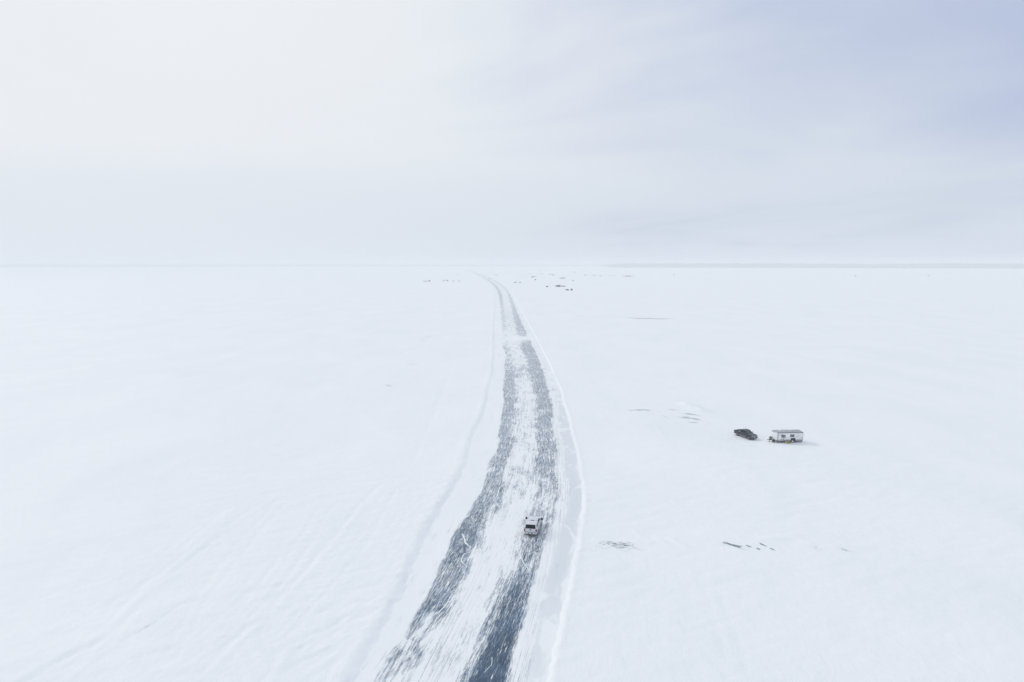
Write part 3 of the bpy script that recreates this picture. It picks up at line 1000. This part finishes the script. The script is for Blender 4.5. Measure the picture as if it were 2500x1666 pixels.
    for s_ in (-1, 1):
        box(bm, 2.862, 2.908, s_ * 0.62 - 0.02, s_ * 0.62 + 0.02, 0.812, 1.083)
    bm_obj('grille_surround', bm, MATS[grille_mat], gr)
    for z_ in (0.87, 0.95, 1.03):
        box_obj('grille_bar', 2.882, 2.897, -0.58, 0.58, z_ - 0.012, z_ + 0.012, MATS['dull_chrome'], gr)
    # bumpers and plates
    fb = box_obj('front_bumper', 2.66, 2.95, -0.96, 0.96, 0.45, 0.74, MATS['dark_paint'] if paint == 'dark_paint' else MATS['chrome'], root, 0.05, 3)
    box_obj('licence_plate', 2.952, 2.965, -0.16, 0.16, 0.52, 0.67, MATS['plate'], fb)
    box_obj('air_dam', 2.55, 2.84, -0.85, 0.85, 0.30, 0.448, MATS['black_plastic'], root, 0.03)
    rb = box_obj('rear_bumper', -3.02, -2.84, -0.97, 0.97, 0.50, 0.74, MATS['white_paint'] if topper else MATS['dull_chrome'], root, 0.035, 2)
    box_obj('plate_recess', -3.032, -3.0, -0.32, 0.32, 0.54, 0.71, MATS['black_plastic'], rb)
    box_obj('licence_plate', -3.045, -3.034, -0.15, 0.15, 0.565, 0.695, MATS['plate'], rb)
    # load bed
    bp = [(-2.86, 0.56), (-2.55, 0.50)] + arc_pts(RA, 0.43, AR, 0.50) + [(-1.06, 0.46), (-1.06, 1.28), (-2.86, 1.28)]
    bed = box_obj('bed', -2.82, -1.06, -0.86, 0.86, 0.72, 0.80, MATS['black_plastic'], root)
    for s_ in (-1, 1):
        bm = bmesh.new()
        prism(bm, [(x, s_ * body_y(z), z) for x, z in bp], [(x, s_ * (body_y(z) - 0.10), z) for x, z in bp])
        bm_obj('bed_side', bm, P, bed, 0.02, 2, smooth=True)
    box_obj('bed_front', -1.12, -1.04, -0.86, 0.86, 0.80, 1.27, P, bed)
    if not topper:
        box_obj('bed_snow', -2.80, -1.13, -0.84, 0.84, 0.801, 0.93, MATS['snow'], bed, 0.04)
    tg = box_obj('tailgate', -2.89, -2.80, -0.79, 0.79, 0.78, 1.275, P, root, 0.02)
    box_obj('handle', -2.915, -2.888, -0.15, 0.15, 1.09, 1.20, MATS['black_plastic'], tg, 0.01)
    box_obj('emblem', -2.900, -2.889, -0.15, 0.15, 1.02, 1.055, MATS['dull_chrome'], tg)
    # chassis and axles
    bm = bmesh.new()
    box(bm, -2.7, 2.5, -0.45, 0.45, 0.36, 0.46)
    tube(bm, (FA, -0.8, 0.4), (FA, 0.8, 0.4), 0.06)
    tube(bm, (RA, -0.8, 0.4), (RA, 0.8, 0.4), 0.07)
    bm_obj('chassis', bm, MATS['black_plastic'], root)
    for xa in (FA, RA):
        for s_ in (-1, 1):
            wheel(root, xa, s_, 0.41, 0.29, 0.84, rim)
    if topper:
        bm = bmesh.new()
        ty_ = lambda z: 0.955 - (z - 1.285) / 0.62 * 0.17
        tp = [(-1.06, 1.285), (-1.06, 1.87), (-1.25, 1.93), (-2.45, 1.93), (-2.58, 1.88), (-2.88, 1.285)]
        prism(bm, [(x, ty_(z), z) for x, z in tp], [(x, -ty_(z), z) for x, z in tp])
        cap = bm_obj('canopy', bm, P, root, 0.03, 2, smooth=True)
        nr = Vector((-0.89, 0, 0.45)).normalized()
        quad_glass('canopy_rear_window', [(-2.865, 0.80, 1.315), (-2.865, -0.80, 1.315), (-2.605, -0.70, 1.83), (-2.605, 0.70, 1.83)], 'auto_glass', nr, cap)
        for s_ in (-1, 1):
            slab('canopy_side_window', [(-1.2, 1.37), (-2.62, 1.37), (-2.44, 1.76), (-1.2, 1.76)], ty_, 0.008, 0.03, MATS['auto_glass'], cap, s_)
        box_obj('roof_light', -0.98, -0.90, -0.26, 0.26, 1.84, 1.925, MATS['trim_grey'], cab)
    return root


def place_by_contact(px_, py_, z, lx, ly, rz):
    """origin of a vehicle whose local point (lx, ly) touches the ground at a pixel"""
    X, Y = at(px_, py_, z)
    c_, s_ = math.cos(rz), math.sin(rz)
    return (X - (lx * c_ - ly * s_), Y - (lx * s_ + ly * c_))


rz = R(90 - 10)
wx, wy = place_by_contact(1312.5, 1306.0, 0.0, -1.82, -0.95, rz)
white = pickup('pickup_truck', (wx, wy, 0.004), rz, 'white_paint', 'dusty_rim', topper=True, tow_mirrors=True)
tag(white, 'white pickup truck with canopy and towing mirrors driving along the ice road', 'pickup truck')

rz = R(-66)
zg = 0.30
bx, by = place_by_contact(1827, 1071.6, zg, 1.92, -0.95, rz)
dark = pickup('pickup_truck', (bx, by, 0.0), rz, 'dark_paint', 'dusty_rim')
tag(dark, 'dark grey salt-stained pickup truck parked on the snow beside the travel trailer', 'pickup truck')
c_, s_ = math.cos(rz), math.sin(rz)
cont = [(bx + lx * c_ - ly * s_, by + lx * s_ + ly * c_) for lx in (1.92, -1.82) for ly in (-.84, .84)]
dark.location.z = np.mean([gz(*q) for q in cont]) - 0.02

# ---- travel trailer


def trailer(loc, rz):
    root = empty('travel_trailer', loc, rz)
    Wt, L0, L1, F0, F1 = 1.24, -3.05, 2.85, 0.62, 2.46
    plan = [(L0, -Wt), (L1, -Wt), (L1 + 0.46, -0.86), (L1 + 0.74, -0.42), (L1 + 0.82, 0), (L1 + 0.74, 0.42), (L1 + 0.46, 0.86), (L1, Wt), (L0, Wt)]
    bm = bmesh.new()
    prism(bm, [(x, y, F0) for x, y in plan], [(x - (0.06 if x > 3 else 0), y, F1) for x, y in plan])
    bm_obj('wall', bm, MATS['trailer_white'], root, 0.02, 2, smooth=True)
    # roof: crowned membrane with a drip edge
    bm = bmesh.new()
    cols = 9
    rows = [(L0 - 0.04, 0.0), (L0 + 0.10, 1.0), (0.0, 1.0), (L1 - 0.25, 1.0), (L1 + 0.35, 0.6), (L1 + 0.84, 0.0)]
    grid = []
    for x, f in rows:
        row = []
        for j in range(cols):
            q = -1 + 2 * j / (cols - 1)
            xx = x + (0.0 if x < 2.7 else -(x - L1 + 0.02) * abs(q) ** 2.2)
            row.append(bm.verts.new((xx, q * (Wt + 0.03), F1 + 0.02 + 0.15 * f * (1 - q * q))))
        grid.append(row)
    for i in range(len(rows) - 1):
        for j in range(cols - 1):
            bm.faces.new((grid[i][j], grid[i + 1][j], grid[i + 1][j + 1], grid[i][j + 1]))
    res = bmesh.ops.extrude_face_region(bm, geom=bm.faces[:])
    bmesh.ops.translate(bm, vec=(0, 0, -0.04), verts=[v for v in res['geom'] if isinstance(v, bmesh.types.BMVert)])
    roof = bm_obj('roof', bm, MATS['roof_membrane'], root, smooth=True)
    for s_ in (-1, 1):
        box_obj('roof_rail', L0 - 0.03, L1 + 0.02, s_ * (Wt + 0.002), s_ * (Wt + 0.05), F1 - 0.07, F1 + 0.012, MATS['trim_grey'], root, 0.01)
        box_obj('grey_band', L0 + 0.02, L1 - 0.02, s_ * (Wt - 0.02), s_ * (Wt + 0.010), F1 - 0.20, F1 - 0.075, MATS['band_grey'], root)
        box_obj('corner_trim', L1 - 0.07, L1 + 0.05, s_ * (Wt - 0.05), s_ * (Wt + 0.016), F0, F1 - 0.08, MATS['trim_grey'], root, 0.01)
        box_obj('rear_trim', L0 - 0.016, L0 + 0.04, s_ * (Wt - 0.05), s_ * (Wt + 0.016), F0, F1 - 0.08, MATS['trim_grey'], root)
        # lower skirt in two lengths either side of the wheel well
        for x0, x1 in ((L0 + 0.05, -1.32), (-0.18, L1 - 0.08)):
            box_obj('skirt', x0, x1, s_ * (Wt - 0.03), s_ * (Wt + 0.012), 0.45, 0.78, MATS['skirt_grey'], root)
            box_obj('skirt_edge', x0, x1, s_ * (Wt - 0.06), s_ * (Wt + 0.004), 0.30, 0.448, MATS['fender_black'], root)
    # front band under the roof
    bm = bmesh.new()
    for (xa, ya), (xb, yb) in zip(plan[1:7], plan[2:8]):
        prism(bm, [(xa - .06, ya, F1 - 0.24), (xb - .06, yb, F1 - 0.24), (xb - .06, yb, F1 - 0.03), (xa - .06, ya, F1 - 0.03)],
              [(xa - .09, ya * .98, F1 - 0.24), (xb - .09, yb * .98, F1 - 0.24), (xb - .09, yb * .98, F1 - 0.03), (xa - .09, ya * .98, F1 - 0.03)])
    bm_obj('front_band', bm, MATS['band_grey'], root)
    s_ = 1                                     # the driver's side faces the camera (local +Y)
    for s_ in (1, -1):
        Y = s_ * Wt
        for (xa, za) in ((1.55, 1.58), (-0.52, 1.66)):
            fr = box_obj('window', xa - 0.48, xa + 0.48, Y - s_ * 0.02, Y + s_ * 0.035, za - 0.32, za + 0.32, MATS['fender_black'], root, 0.03)
            for i in range(2):
                x0 = xa - 0.41 + i * 0.42
                pn = box_obj('pane', x0, x0 + 0.40, Y + s_ * 0.030, Y + s_ * 0.042, za - 0.25, za + 0.25, MATS['pane_dark'], fr)
                for k in range(4):
                    box_obj('blind', x0 + 0.03, x0 + 0.37, Y + s_ * 0.038, Y + s_ * 0.046, za - 0.20 + k * 0.115, za - 0.145 + k * 0.115, MATS['blind_grey'], fr)
        # wheel well, wheel
        bm = bmesh.new()
        wl = [(-1.30, 0.34), (-1.30, 1.02), (-1.18, 1.14), (-0.32, 1.14), (-0.20, 1.02), (-0.20, 0.34)]
        prism(bm, [(x, Y + s_ * 0.030, z) for x, z in wl], [(x, Y - s_ * 0.30, z) for x, z in wl])
        bm_obj('wheel_well', bm, MATS['fender_black'], root, 0.015, 1)
        wheel(root, -0.62, s_, 0.38, 0.24, Wt - 0.02, 'white_rim', rim_share=0.56)
        # swept graphic stripes, slightly proud
        for x0, z0, x1, z1, wd in ((2.74, 1.80, 1.55, 2.02, 0.10), (2.2, 0.86, 0.82, 1.18, 0.08), (-1.08, 1.26, -2.25, 1.48, 0.075), (-1.75, 0.92, -2.93, 1.22, 0.10)):
            bm = bmesh.new()
            n = 8
            up, dn = [], []
            for i in range(n + 1):
                q = i / n
                x = x0 + (x1 - x0) * q
                z = z0 + (z1 - z0) * (q ** 0.85)
                h2 = wd * (0.18 + 0.82 * math.sin(math.pi * min(1, 0.15 + 0.85 * q)) ** 0.8) / 2 if x1 > -2.5 else wd * (0.2 + 0.8 * q) / 2
                up.append((x, z + h2))
                dn.append((x, z - h2))
            pl = up + dn[::-1]
            prism(bm, [(x, Y + s_ * 0.008, z) for x, z in pl], [(x, Y - s_ * 0.006, z) for x, z in pl])
            bm_obj('stripe', bm, MATS['stripe_grey'], root)
        # faint lettering strip right of the rear window, too small to read
        for k in range(6):
            box_obj('letter', -1.30 - k * 0.19, -1.17 - k * 0.19, Y - s_ * 0.004, Y + s_ * 0.006, 1.74 + 0.01 * (k % 2), 1.90, MATS['letter_grey'], root)
        # vents low on the side
        for xv, zv in ((1.95, 0.90), (1.48, 0.84), (1.36, 0.62)):
            box_obj('hatch', xv - 0.07, xv + 0.07, Y - s_ * 0.01, Y + s_ * 0.025, zv - 0.06, zv + 0.06, MATS['black_plastic'], root, 0.01)
        box_obj('stabiliser_leg', 2.55, 2.63, s_ * 0.98, s_ * 1.06, 0.02, 0.62, MATS['black_plastic'], root)
        box_obj('stabiliser_leg', -2.80, -2.72, s_ * 0.98, s_ * 1.06, 0.02, 0.62, MATS['black_plastic'], root)
    # roof furniture
    ac = box_obj('air_conditioner', -1.05, -0.15, -0.36, 0.36, F1 + 0.13, F1 + 0.46, MATS['trailer_white'], root, 0.08, 3)
    box_obj('base', -1.08, -0.10, -0.40, 0.40, F1 + 0.08, F1 + 0.17, MATS['trim_grey'], ac, 0.02)
    box_obj('roof_vent', 1.75, 2.12, -0.18, 0.18, F1 + 0.12, F1 + 0.25, MATS['trailer_white'], root, 0.04)
    box_obj('roof_vent', -2.4, -2.05, -0.5, -0.15, F1 + 0.09, F1 + 0.22, MATS['roof_membrane'], root, 0.04)
    # drawbar
    bm = bmesh.new()
    for s_ in (-1, 1):
        tube(bm, (2.3, s_ * 1.0, 0.52), (4.35, s_ * 0.05, 0.50), 0.07, 6)
    box(bm, 2.2, 2.32, -1.0, 1.0, 0.45, 0.58)
    bm_obj('drawbar', bm, MATS['fender_black'], root)
    bm = bmesh.new()
    tube(bm, (4.25, 0, 0.52), (4.72, 0, 0.52), 0.07, 8)
    tube(bm, (4.68, 0, 0.46), (4.68, 0, 0.58), 0.09, 10)
    bm_obj('coupler', bm, MATS['fender_black'], root)
    bm = bmesh.new()
    tube(bm, (4.30, 0, 0.02), (4.30, 0, 1.15), 0.045, 8)
    tube(bm, (4.30, 0, 0.02), (4.30, 0, 0.06), 0.14, 10)
    tube(bm, (4.30, 0, 0.98), (4.47, 0, 1.02), 0.03, 6)
    bm_obj('jack', bm, MATS['fender_black'], root)
    for s_ in (-1, 1):
        bm = bmesh.new()
        n = 16
        pr = [(0.001, 0.60), (0.15, 0.60), (0.17, 0.66), (0.17, 1.10), (0.13, 1.22), (0.05, 1.25), (0.05, 1.33), (0.001, 1.33)]
        ringv = [[bm.verts.new((3.95 + r_ * math.cos(6.2832 * i / n), s_ * 0.19 + r_ * math.sin(6.2832 * i / n), z_)) for r_, z_ in pr] for i in range(n)]
        for i in range(n):
            for j in range(len(pr) - 1):
                bm.faces.new((ringv[i][j], ringv[(i + 1) % n][j], ringv[(i + 1) % n][j + 1], ringv[i][j + 1]))
        bm_obj('gas_cylinder', bm, MATS['trim_grey'], root, smooth=True)
    # spare wheel leaning on the drawbar in front of the driver's corner
    sp = wheel(root, 3.62, 1, 0.36, 0.22, 0.82, 'black_plastic', z0=0.08, rim_share=0.55)
    sp.name = 'spare_wheel'
    return root


rz = R(180 + 3)
tx, ty = place_by_contact(1898.5, 1081.0, 0.30, 2.85, 1.24, rz)
tz = np.mean([gz(tx + a_, ty + b_) for a_ in (-2.5, 0, 2.5) for b_ in (-1, 0, 1)])
tr = trailer((tx, ty, tz - 0.03), rz)
tag(tr, 'white travel trailer with grey roof and swept stripes standing on the snow', 'trailer')


def lumpy(name, loc, size, mat, seed, label, cat):
    bm = bmesh.new()
    bmesh.ops.create_icosphere(bm, subdivisions=3, radius=1)
    for v in bm.verts:
        n_ = 1 + 0.5 * float(vnoise(np.array([v.co.x * 1.7 + seed]), np.array([v.co.y * 1.7 + v.co.z * 2.1]), seed)[0])
        f = max(abs(v.co.x), abs(v.co.y), abs(v.co.z)) ** -0.45
        v.co = Vector((v.co.x * size[0] * n_ * f, v.co.y * size[1] * n_ * f, max(0, (v.co.z * f * n_ + 0.75) * size[2])))
    o = bm_obj(name, bm, MATS[mat], None, smooth=True)
    o.location = loc
    bm = bmesh.new()
    for q in (-0.45, 0.4):
        n = 14
        pr = []
        for i in range(n):
            a_ = math.pi * i / (n - 1)
            pr.append((q * size[0], math.cos(a_) * size[1] * 1.25, 0.02 + math.sin(a_) * size[2] * 1.95))
        for a_, b_ in zip(pr[:-1], pr[1:]):
            tube(bm, a_, b_, 0.02, 5)
    bm_obj('strap', bm, MATS['trim_grey'], o)
    return tag(o, label, cat)


X, Y = at(1925.0, 1082.0, 0.3)
lumpy('canvas_bundle', (X, Y, gz(X, Y) - 0.03), (0.42, 0.26, 0.30), 'tan_canvas', 5, 'tan lumpy canvas bundle on the snow against the trailer wheel', 'bundle')
X, Y = at(1918.8, 1081.6, 0.3)
lumpy('canvas_bundle', (X, Y, gz(X, Y) - 0.03), (0.26, 0.26, 0.28), 'pale_canvas', 9, 'small pale greenish bundle beside the tan canvas bundle by the trailer', 'bundle')

# ------------------------------------------------------------------ far anglers' camp


def shelter_mesh(w_, d_, h_, kind):
    """meshes of (cover, door) for a pop-up tent"""
    bm = bmesh.new()
    lv = [(1.0, 0.0), (1.08, 0.45), (0.86, 0.80), (0.06, 1.0)]
    rings = []
    for f, z in lv:
        ring = []
        for i in range(8):
            a_ = math.pi / 4 * i + math.pi / 8
            k = (1.0 if i % 2 else 1.0) * f
            ring.append(bm.verts.new((w_ / 2 * k * math.cos(a_) * 1.08, d_ / 2 * k * math.sin(a_) * 1.08, h_ * z)))
        rings.append(ring)
    for a_, b_ in zip(rings[:-1], rings[1:]):
        for i in range(8):
            bm.faces.new((a_[i], a_[(i + 1) % 8], b_[(i + 1) % 8], b_[i]))
    bm.faces.new(rings[-1])
    return bm


PROTO = {}


def far_tent(px_, py_, w_, h_, mat, label, group):
    X, Y = at(px_, py_)
    key = mat
    if key not in PROTO:
        root = empty('pop_up_shelter')
        bm_obj('cover', shelter_mesh(1, 1, 1, 0), MATS[mat], root)
        box_obj('door', -0.16, 0.16, -0.56, -0.50, 0.03, 0.62, MATS['black_plastic'], root)
        PROTO[key] = root
    else:
        src = PROTO[key]
        root = src.copy()
        COL.objects.link(root)
        for ch in src.children:
            c2 = ch.copy()
            COL.objects.link(c2)
            c2.parent = root
    root.location = (X, Y, gz(X, Y) - 0.02)
    root.rotation_euler = (0, 0, random.uniform(-0.6, 0.6))
    root.scale = (w_, min(w_, 3.0), h_)
    return tag(root, label, 'shelter', group)


def far_hut(px_, py_, w_, h_, mat, label, group, rz=0.0):
    X, Y = at(px_, py_)
    root = empty('fishing_hut', (X, Y, gz(X, Y) - 0.02), rz)
    d_ = 2.4
    box_obj('wall', -w_ / 2, w_ / 2, -d_ / 2, d_ / 2, 0.15, h_ * 0.82, MATS[mat], root, 0.03)
    bm = bmesh.new()
    rf = [(-d_ / 2 - 0.12, h_ * 0.82), (0, h_), (d_ / 2 + 0.12, h_ * 0.82), (d_ / 2 + 0.12, h_ * 0.82 + 0.08), (0, h_ + 0.10), (-d_ / 2 - 0.12, h_ * 0.82 + 0.08)]
    prism(bm, [(-w_ / 2 - 0.1, y, z) for y, z in rf], [(w_ / 2 + 0.1, y, z) for y, z in rf])
    rfo = bm_obj('roof', bm, MATS['hut_grey'], root)
    bm = bmesh.new()
    tube(bm, (w_ * 0.3, 0.4, h_ * 0.85), (w_ * 0.3, 0.4, h_ + 0.5), 0.06, 8)
    bm_obj('stove_pipe', bm, MATS['black_plastic'], rfo)
    box_obj('door', -w_ * 0.32, -w_ * 0.32 + 0.75, -d_ / 2 - 0.03, -d_ / 2, 0.2, h_ * 0.78, MATS['far_vehicle_dark'], root)
    box_obj('window', w_ * 0.08, w_ * 0.08 + 0.7, -d_ / 2 - 0.03, -d_ / 2, h_ * 0.42, h_ * 0.68, MATS['pane_dark'], root)
    box_obj('skid', -w_ / 2, w_ / 2, -0.9, -0.75, 0.0, 0.15, MATS['black_plastic'], root)
    box_obj('skid', -w_ / 2, w_ / 2, 0.75, 0.9, 0.0, 0.15, MATS['black_plastic'], root)
    return tag(root, label, 'hut', group)


CAR = []


def far_car(px_, py_, rz, label, group, mat='far_vehicle_dark'):
    X, Y = at(px_, py_)
    if not CAR:
        root = empty('parked_car')
        bm = bmesh.new()
        po = [(-2.5, 0.4), (-2.1, 0.4)] + arc_pts(-1.5, 0.38, 0.44, 0.4, 6) + arc_pts(1.5, 0.38, 0.44, 0.4, 6) + [(2.4, 0.42), (2.5, 0.7), (2.4, 0.98), (1.3, 1.08), (-2.5, 1.1)]
        prism(bm, [(x, 0.93, z) for x, z in po], [(x, -0.93, z) for x, z in po])
        bm_obj('body', bm, MATS[mat], root)
        bm = bmesh.new()
        po = [(1.3, 1.08), (0.55, 1.72), (-2.2, 1.76), (-2.45, 1.1)]
        prism(bm, [(x, 0.88 - (z - 1.08) * 0.2, z) for x, z in po], [(x, -0.88 + (z - 1.08) * 0.2, z) for x, z in po])
        bm_obj('cabin', bm, MATS['auto_glass'], root)
        for xa in (1.5, -1.5):
            for s_ in (-1, 1):
                bm = bmesh.new()
                lathe_y(bm, [(0.02, -0.11), (0.36, -0.11), (0.36, 0.11), (0.02, 0.11)], xa, s_ * 0.8, 0.36, 14)
                bm_obj('wheel', bm, MATS['tyre_rubber'], root)
        CAR.append(root)
    else:
        src = CAR[0]
        root = src.copy()
        COL.objects.link(root)
        for ch in src.children:
            c2 = ch.copy()
            COL.objects.link(c2)
            c2.parent = root
    root.location = (X, Y, gz(X, Y) - 0.0)
    root.rotation_euler = (0, 0, rz)
    return tag(root, label, 'car', group)


def A(x, y):
    return (1000 + x / 7.843, 630 + y / 7.843 + 1.2)


def B(x, y):
    return (1280 + x / 7.843, 630 + y / 7.843 + 1.2)


GL = 'shelters in the row left of the road'
GC = 'cars left of the road'
# left of the road
far_tent(*A(275, 446), 2.6, 1.7, 'tent_blue', 'small dark pop-up shelter in the hazy row left of the ice road', GL)
far_car(*A(318, 440), 0.2, 'distant dark car among the shelters left of the ice road', GC)
far_hut(*A(378, 442), 4.2, 2.7, 'hut_grey', 'tallest grey hut in the camp left of the ice road', None, 0.1)
far_car(*A(660, 434), 0.05, 'distant dark car among the shelters left of the ice road', GC)
far_hut(*A(722, 434), 3.4, 2.6, 'hut_green', 'greenish hut beside a car left of the ice road', None, -0.15)
far_tent(*A(840, 440), 3.4, 1.8, 'tent_blue', 'small dark pop-up shelter in the hazy row left of the ice road', GL)
far_tent(*A(950, 440), 2.6, 2.2, 'tent_blue', 'small dark pop-up shelter in the hazy row left of the ice road', GL)
far_car(*A(915, 310), 0.0, 'distant dark car among the shelters left of the ice road', GC)
# a vehicle far down the road
far_car(*A(1525, 388), R(110), 'lone dark car driving far off on the hazy ice road', None)
# right of the road
far_car(*A(2030, 465), 0.1, 'dark car touching the low shelter nearest the road bend on the right', None)
far_tent(*A(2012, 466), 3.6, 1.5, 'tent_blue', 'low flat dark shelter right of the road bend with a car against it', None)
far_car(*A(2115, 466), 0.0, 'dark car a few metres off the low flat shelter right of the road bend', None)
far_tent(*A(1645, 320), 5.0, 2.0, 'tent_blue', 'wide dark shelter closest to the far road, one car at its side', None)
far_car(*A(1682, 320), 0.3, 'dark car at the side of the wide shelter closest to the far road', None)
far_tent(*B(437, 549), 3.9, 2.2, 'tent_brown', 'brown pop-up shelter standing alone between the road and the large green hut', None)
far_hut(*B(655, 545), 6.6, 3.4, 'hut_green', 'largest green fishing hut in the camp with a car parked beside it', None, 0.05)
far_car(*B(612, 540), 0.15, 'dark car parked at the end of the largest green hut', None)
far_car(*B(722, 540), 0.0, 'two dark cars parked in line beside the largest green hut', 'cars beside the largest hut')
far_car(*B(764, 541), 0.1, 'two dark cars parked in line beside the largest green hut', 'cars beside the largest hut')
far_tent(*B(822, 614), 5.0, 2.1, 'tent_brown', 'low wide brown pop-up shelter next to a pointed brown shelter', None)
far_tent(*B(905, 614), 3.0, 3.0, 'tent_brown', 'pointed brown pop-up shelter next to the low wide brown one', None)
far_car(*B(690, 384), 0.0, 'dark car parked at an end of the long low grey hut', 'cars at the ends of the long low hut')
far_hut(*B(735, 385), 8.0, 2.6, 'hut_grey', 'long low grey hut beyond the largest green hut', None, 0.0)
far_car(*B(775, 381), 0.2, 'dark car parked at an end of the long low grey hut', 'cars at the ends of the long low hut')
far_tent(*B(935, 430), 4.5, 1.6, 'tent_blue', 'flat pale shelter on its own behind the pointed brown shelter', None)
far_tent(*B(210, 416), 4.0, 2.4, 'tent_blue', 'single dark shelter standing in front of the huddle of three', None)
for q in ((165, 352), (178, 364), (140, 366)):
    far_tent(*B(*q), 4.4, 2.6, 'tent_blue', 'dark shelter in the tight huddle of three with a car beside it', 'huddle of three shelters')
far_car(*B(220, 350), 0.1, 'dark car beside the tight huddle of three shelters', None)
for q in ((85, 306), (120, 307), (245, 306), (300, 306)):
    far_car(*B(*q), random.uniform(-.3, .3), 'dark car in the loose row of four behind the huddle of three shelters', 'loose row of four cars')
for q in ((350, 303), (480, 314), (525, 310), (558, 324)):
    far_tent(*B(*q), 5.0, 3.0, 'tent_blue', 'dark shelter in the string of four beyond the row of cars', 'string of four shelters')
far_hut(*B(300, 240), 9.0, 3.2, 'hut_grey', 'grey hut in the farthest row of the camp near the shore', 'huts in the farthest row')
far_hut(*B(425, 230), 9.0, 3.0, 'hut_grey', 'grey hut in the farthest row of the camp near the shore', 'huts in the farthest row', 0.2)
far_hut(*B(970, 270), 7.0, 2.8, 'hut_grey', 'grey hut in the farthest row of the camp near the shore', 'huts in the farthest row', 0.1)
far_tent(*B(1155, 325), 4.0, 2.2, 'tent_blue', 'dark shelter with one car pulled up on the open ice past the camp', None)
far_car(*B(1178, 325), 0.2, 'dark car pulled up to the shelter on the open ice past the camp', None)
far_car(*B(1330, 331), 0.0, 'dark car in the close pair parked without a shelter', 'close pair of cars')
far_car(*B(1362, 331), 0.1, 'dark car in the close pair parked without a shelter', 'close pair of cars')
far_tent(*B(1465, 338), 4.0, 2.6, 'tent_blue', 'solitary dark shelter between two pairs of parked cars', None)
far_car(*B(1642, 336), 0.0, 'dark car in the spaced pair beside the huts under the wooded shore', 'spaced pair of cars')
far_car(*B(1722, 336), 0.1, 'dark car in the spaced pair beside the huts under the wooded shore', 'spaced pair of cars')
far_car(*B(1900, 349), 0.05, 'dark car in the row beside the long huts under the wooded shore', 'cars under the wooded shore')
far_hut(*B(1962, 348), 9.0, 2.9, 'hut_grey', 'long grey hut in the row under the wooded shore', 'huts under the wooded shore', 0.05)
far_hut(*B(2020, 347), 7.0, 2.8, 'hut_grey', 'long grey hut in the row under the wooded shore', 'huts under the wooded shore', -0.05)
far_car(*B(2095, 345), 0.0, 'dark car in the row beside the long huts under the wooded shore', 'cars under the wooded shore')
far_tent(1645.7, 671.8, 4.6, 3.0, 'tent_blue', 'lone dark pop-up shelter on the open snow far from the camp', 'lone shelters on the open snow')
far_tent(2088, 674.8, 4.6, 2.6, 'tent_blue', 'lone dark pop-up shelter on the open snow far from the camp', 'lone shelters on the open snow')
far_tent(2266.6, 673.8, 4.6, 3.0, 'tent_blue', 'lone dark pop-up shelter on the open snow far from the camp', 'lone shelters on the open snow')

# ------------------------------------------------------------------ haze over the lake
bm = bmesh.new()
box(bm, -14500, 14500, -14500, 14500, -1.6, 78)
mt = bpy.data.materials.new('haze')
mt.use_nodes = True
t = NT(mt.node_tree)
o = t.node('ShaderNodeOutputMaterial')
v = t.node('ShaderNodeVolumePrincipled')
v.inputs['Color'].default_value = (0.94, 0.96, 0.98, 1)
v.inputs['Density'].default_value = 0.00026
v.inputs['Anisotropy'].default_value = 0.0
t.t.links.new(v.outputs[0], o.inputs['Volume'])
hz = bm_obj('haze', bm, mt)
tag(hz, 'pale even haze lying over the frozen lake', 'haze', kind='stuff')
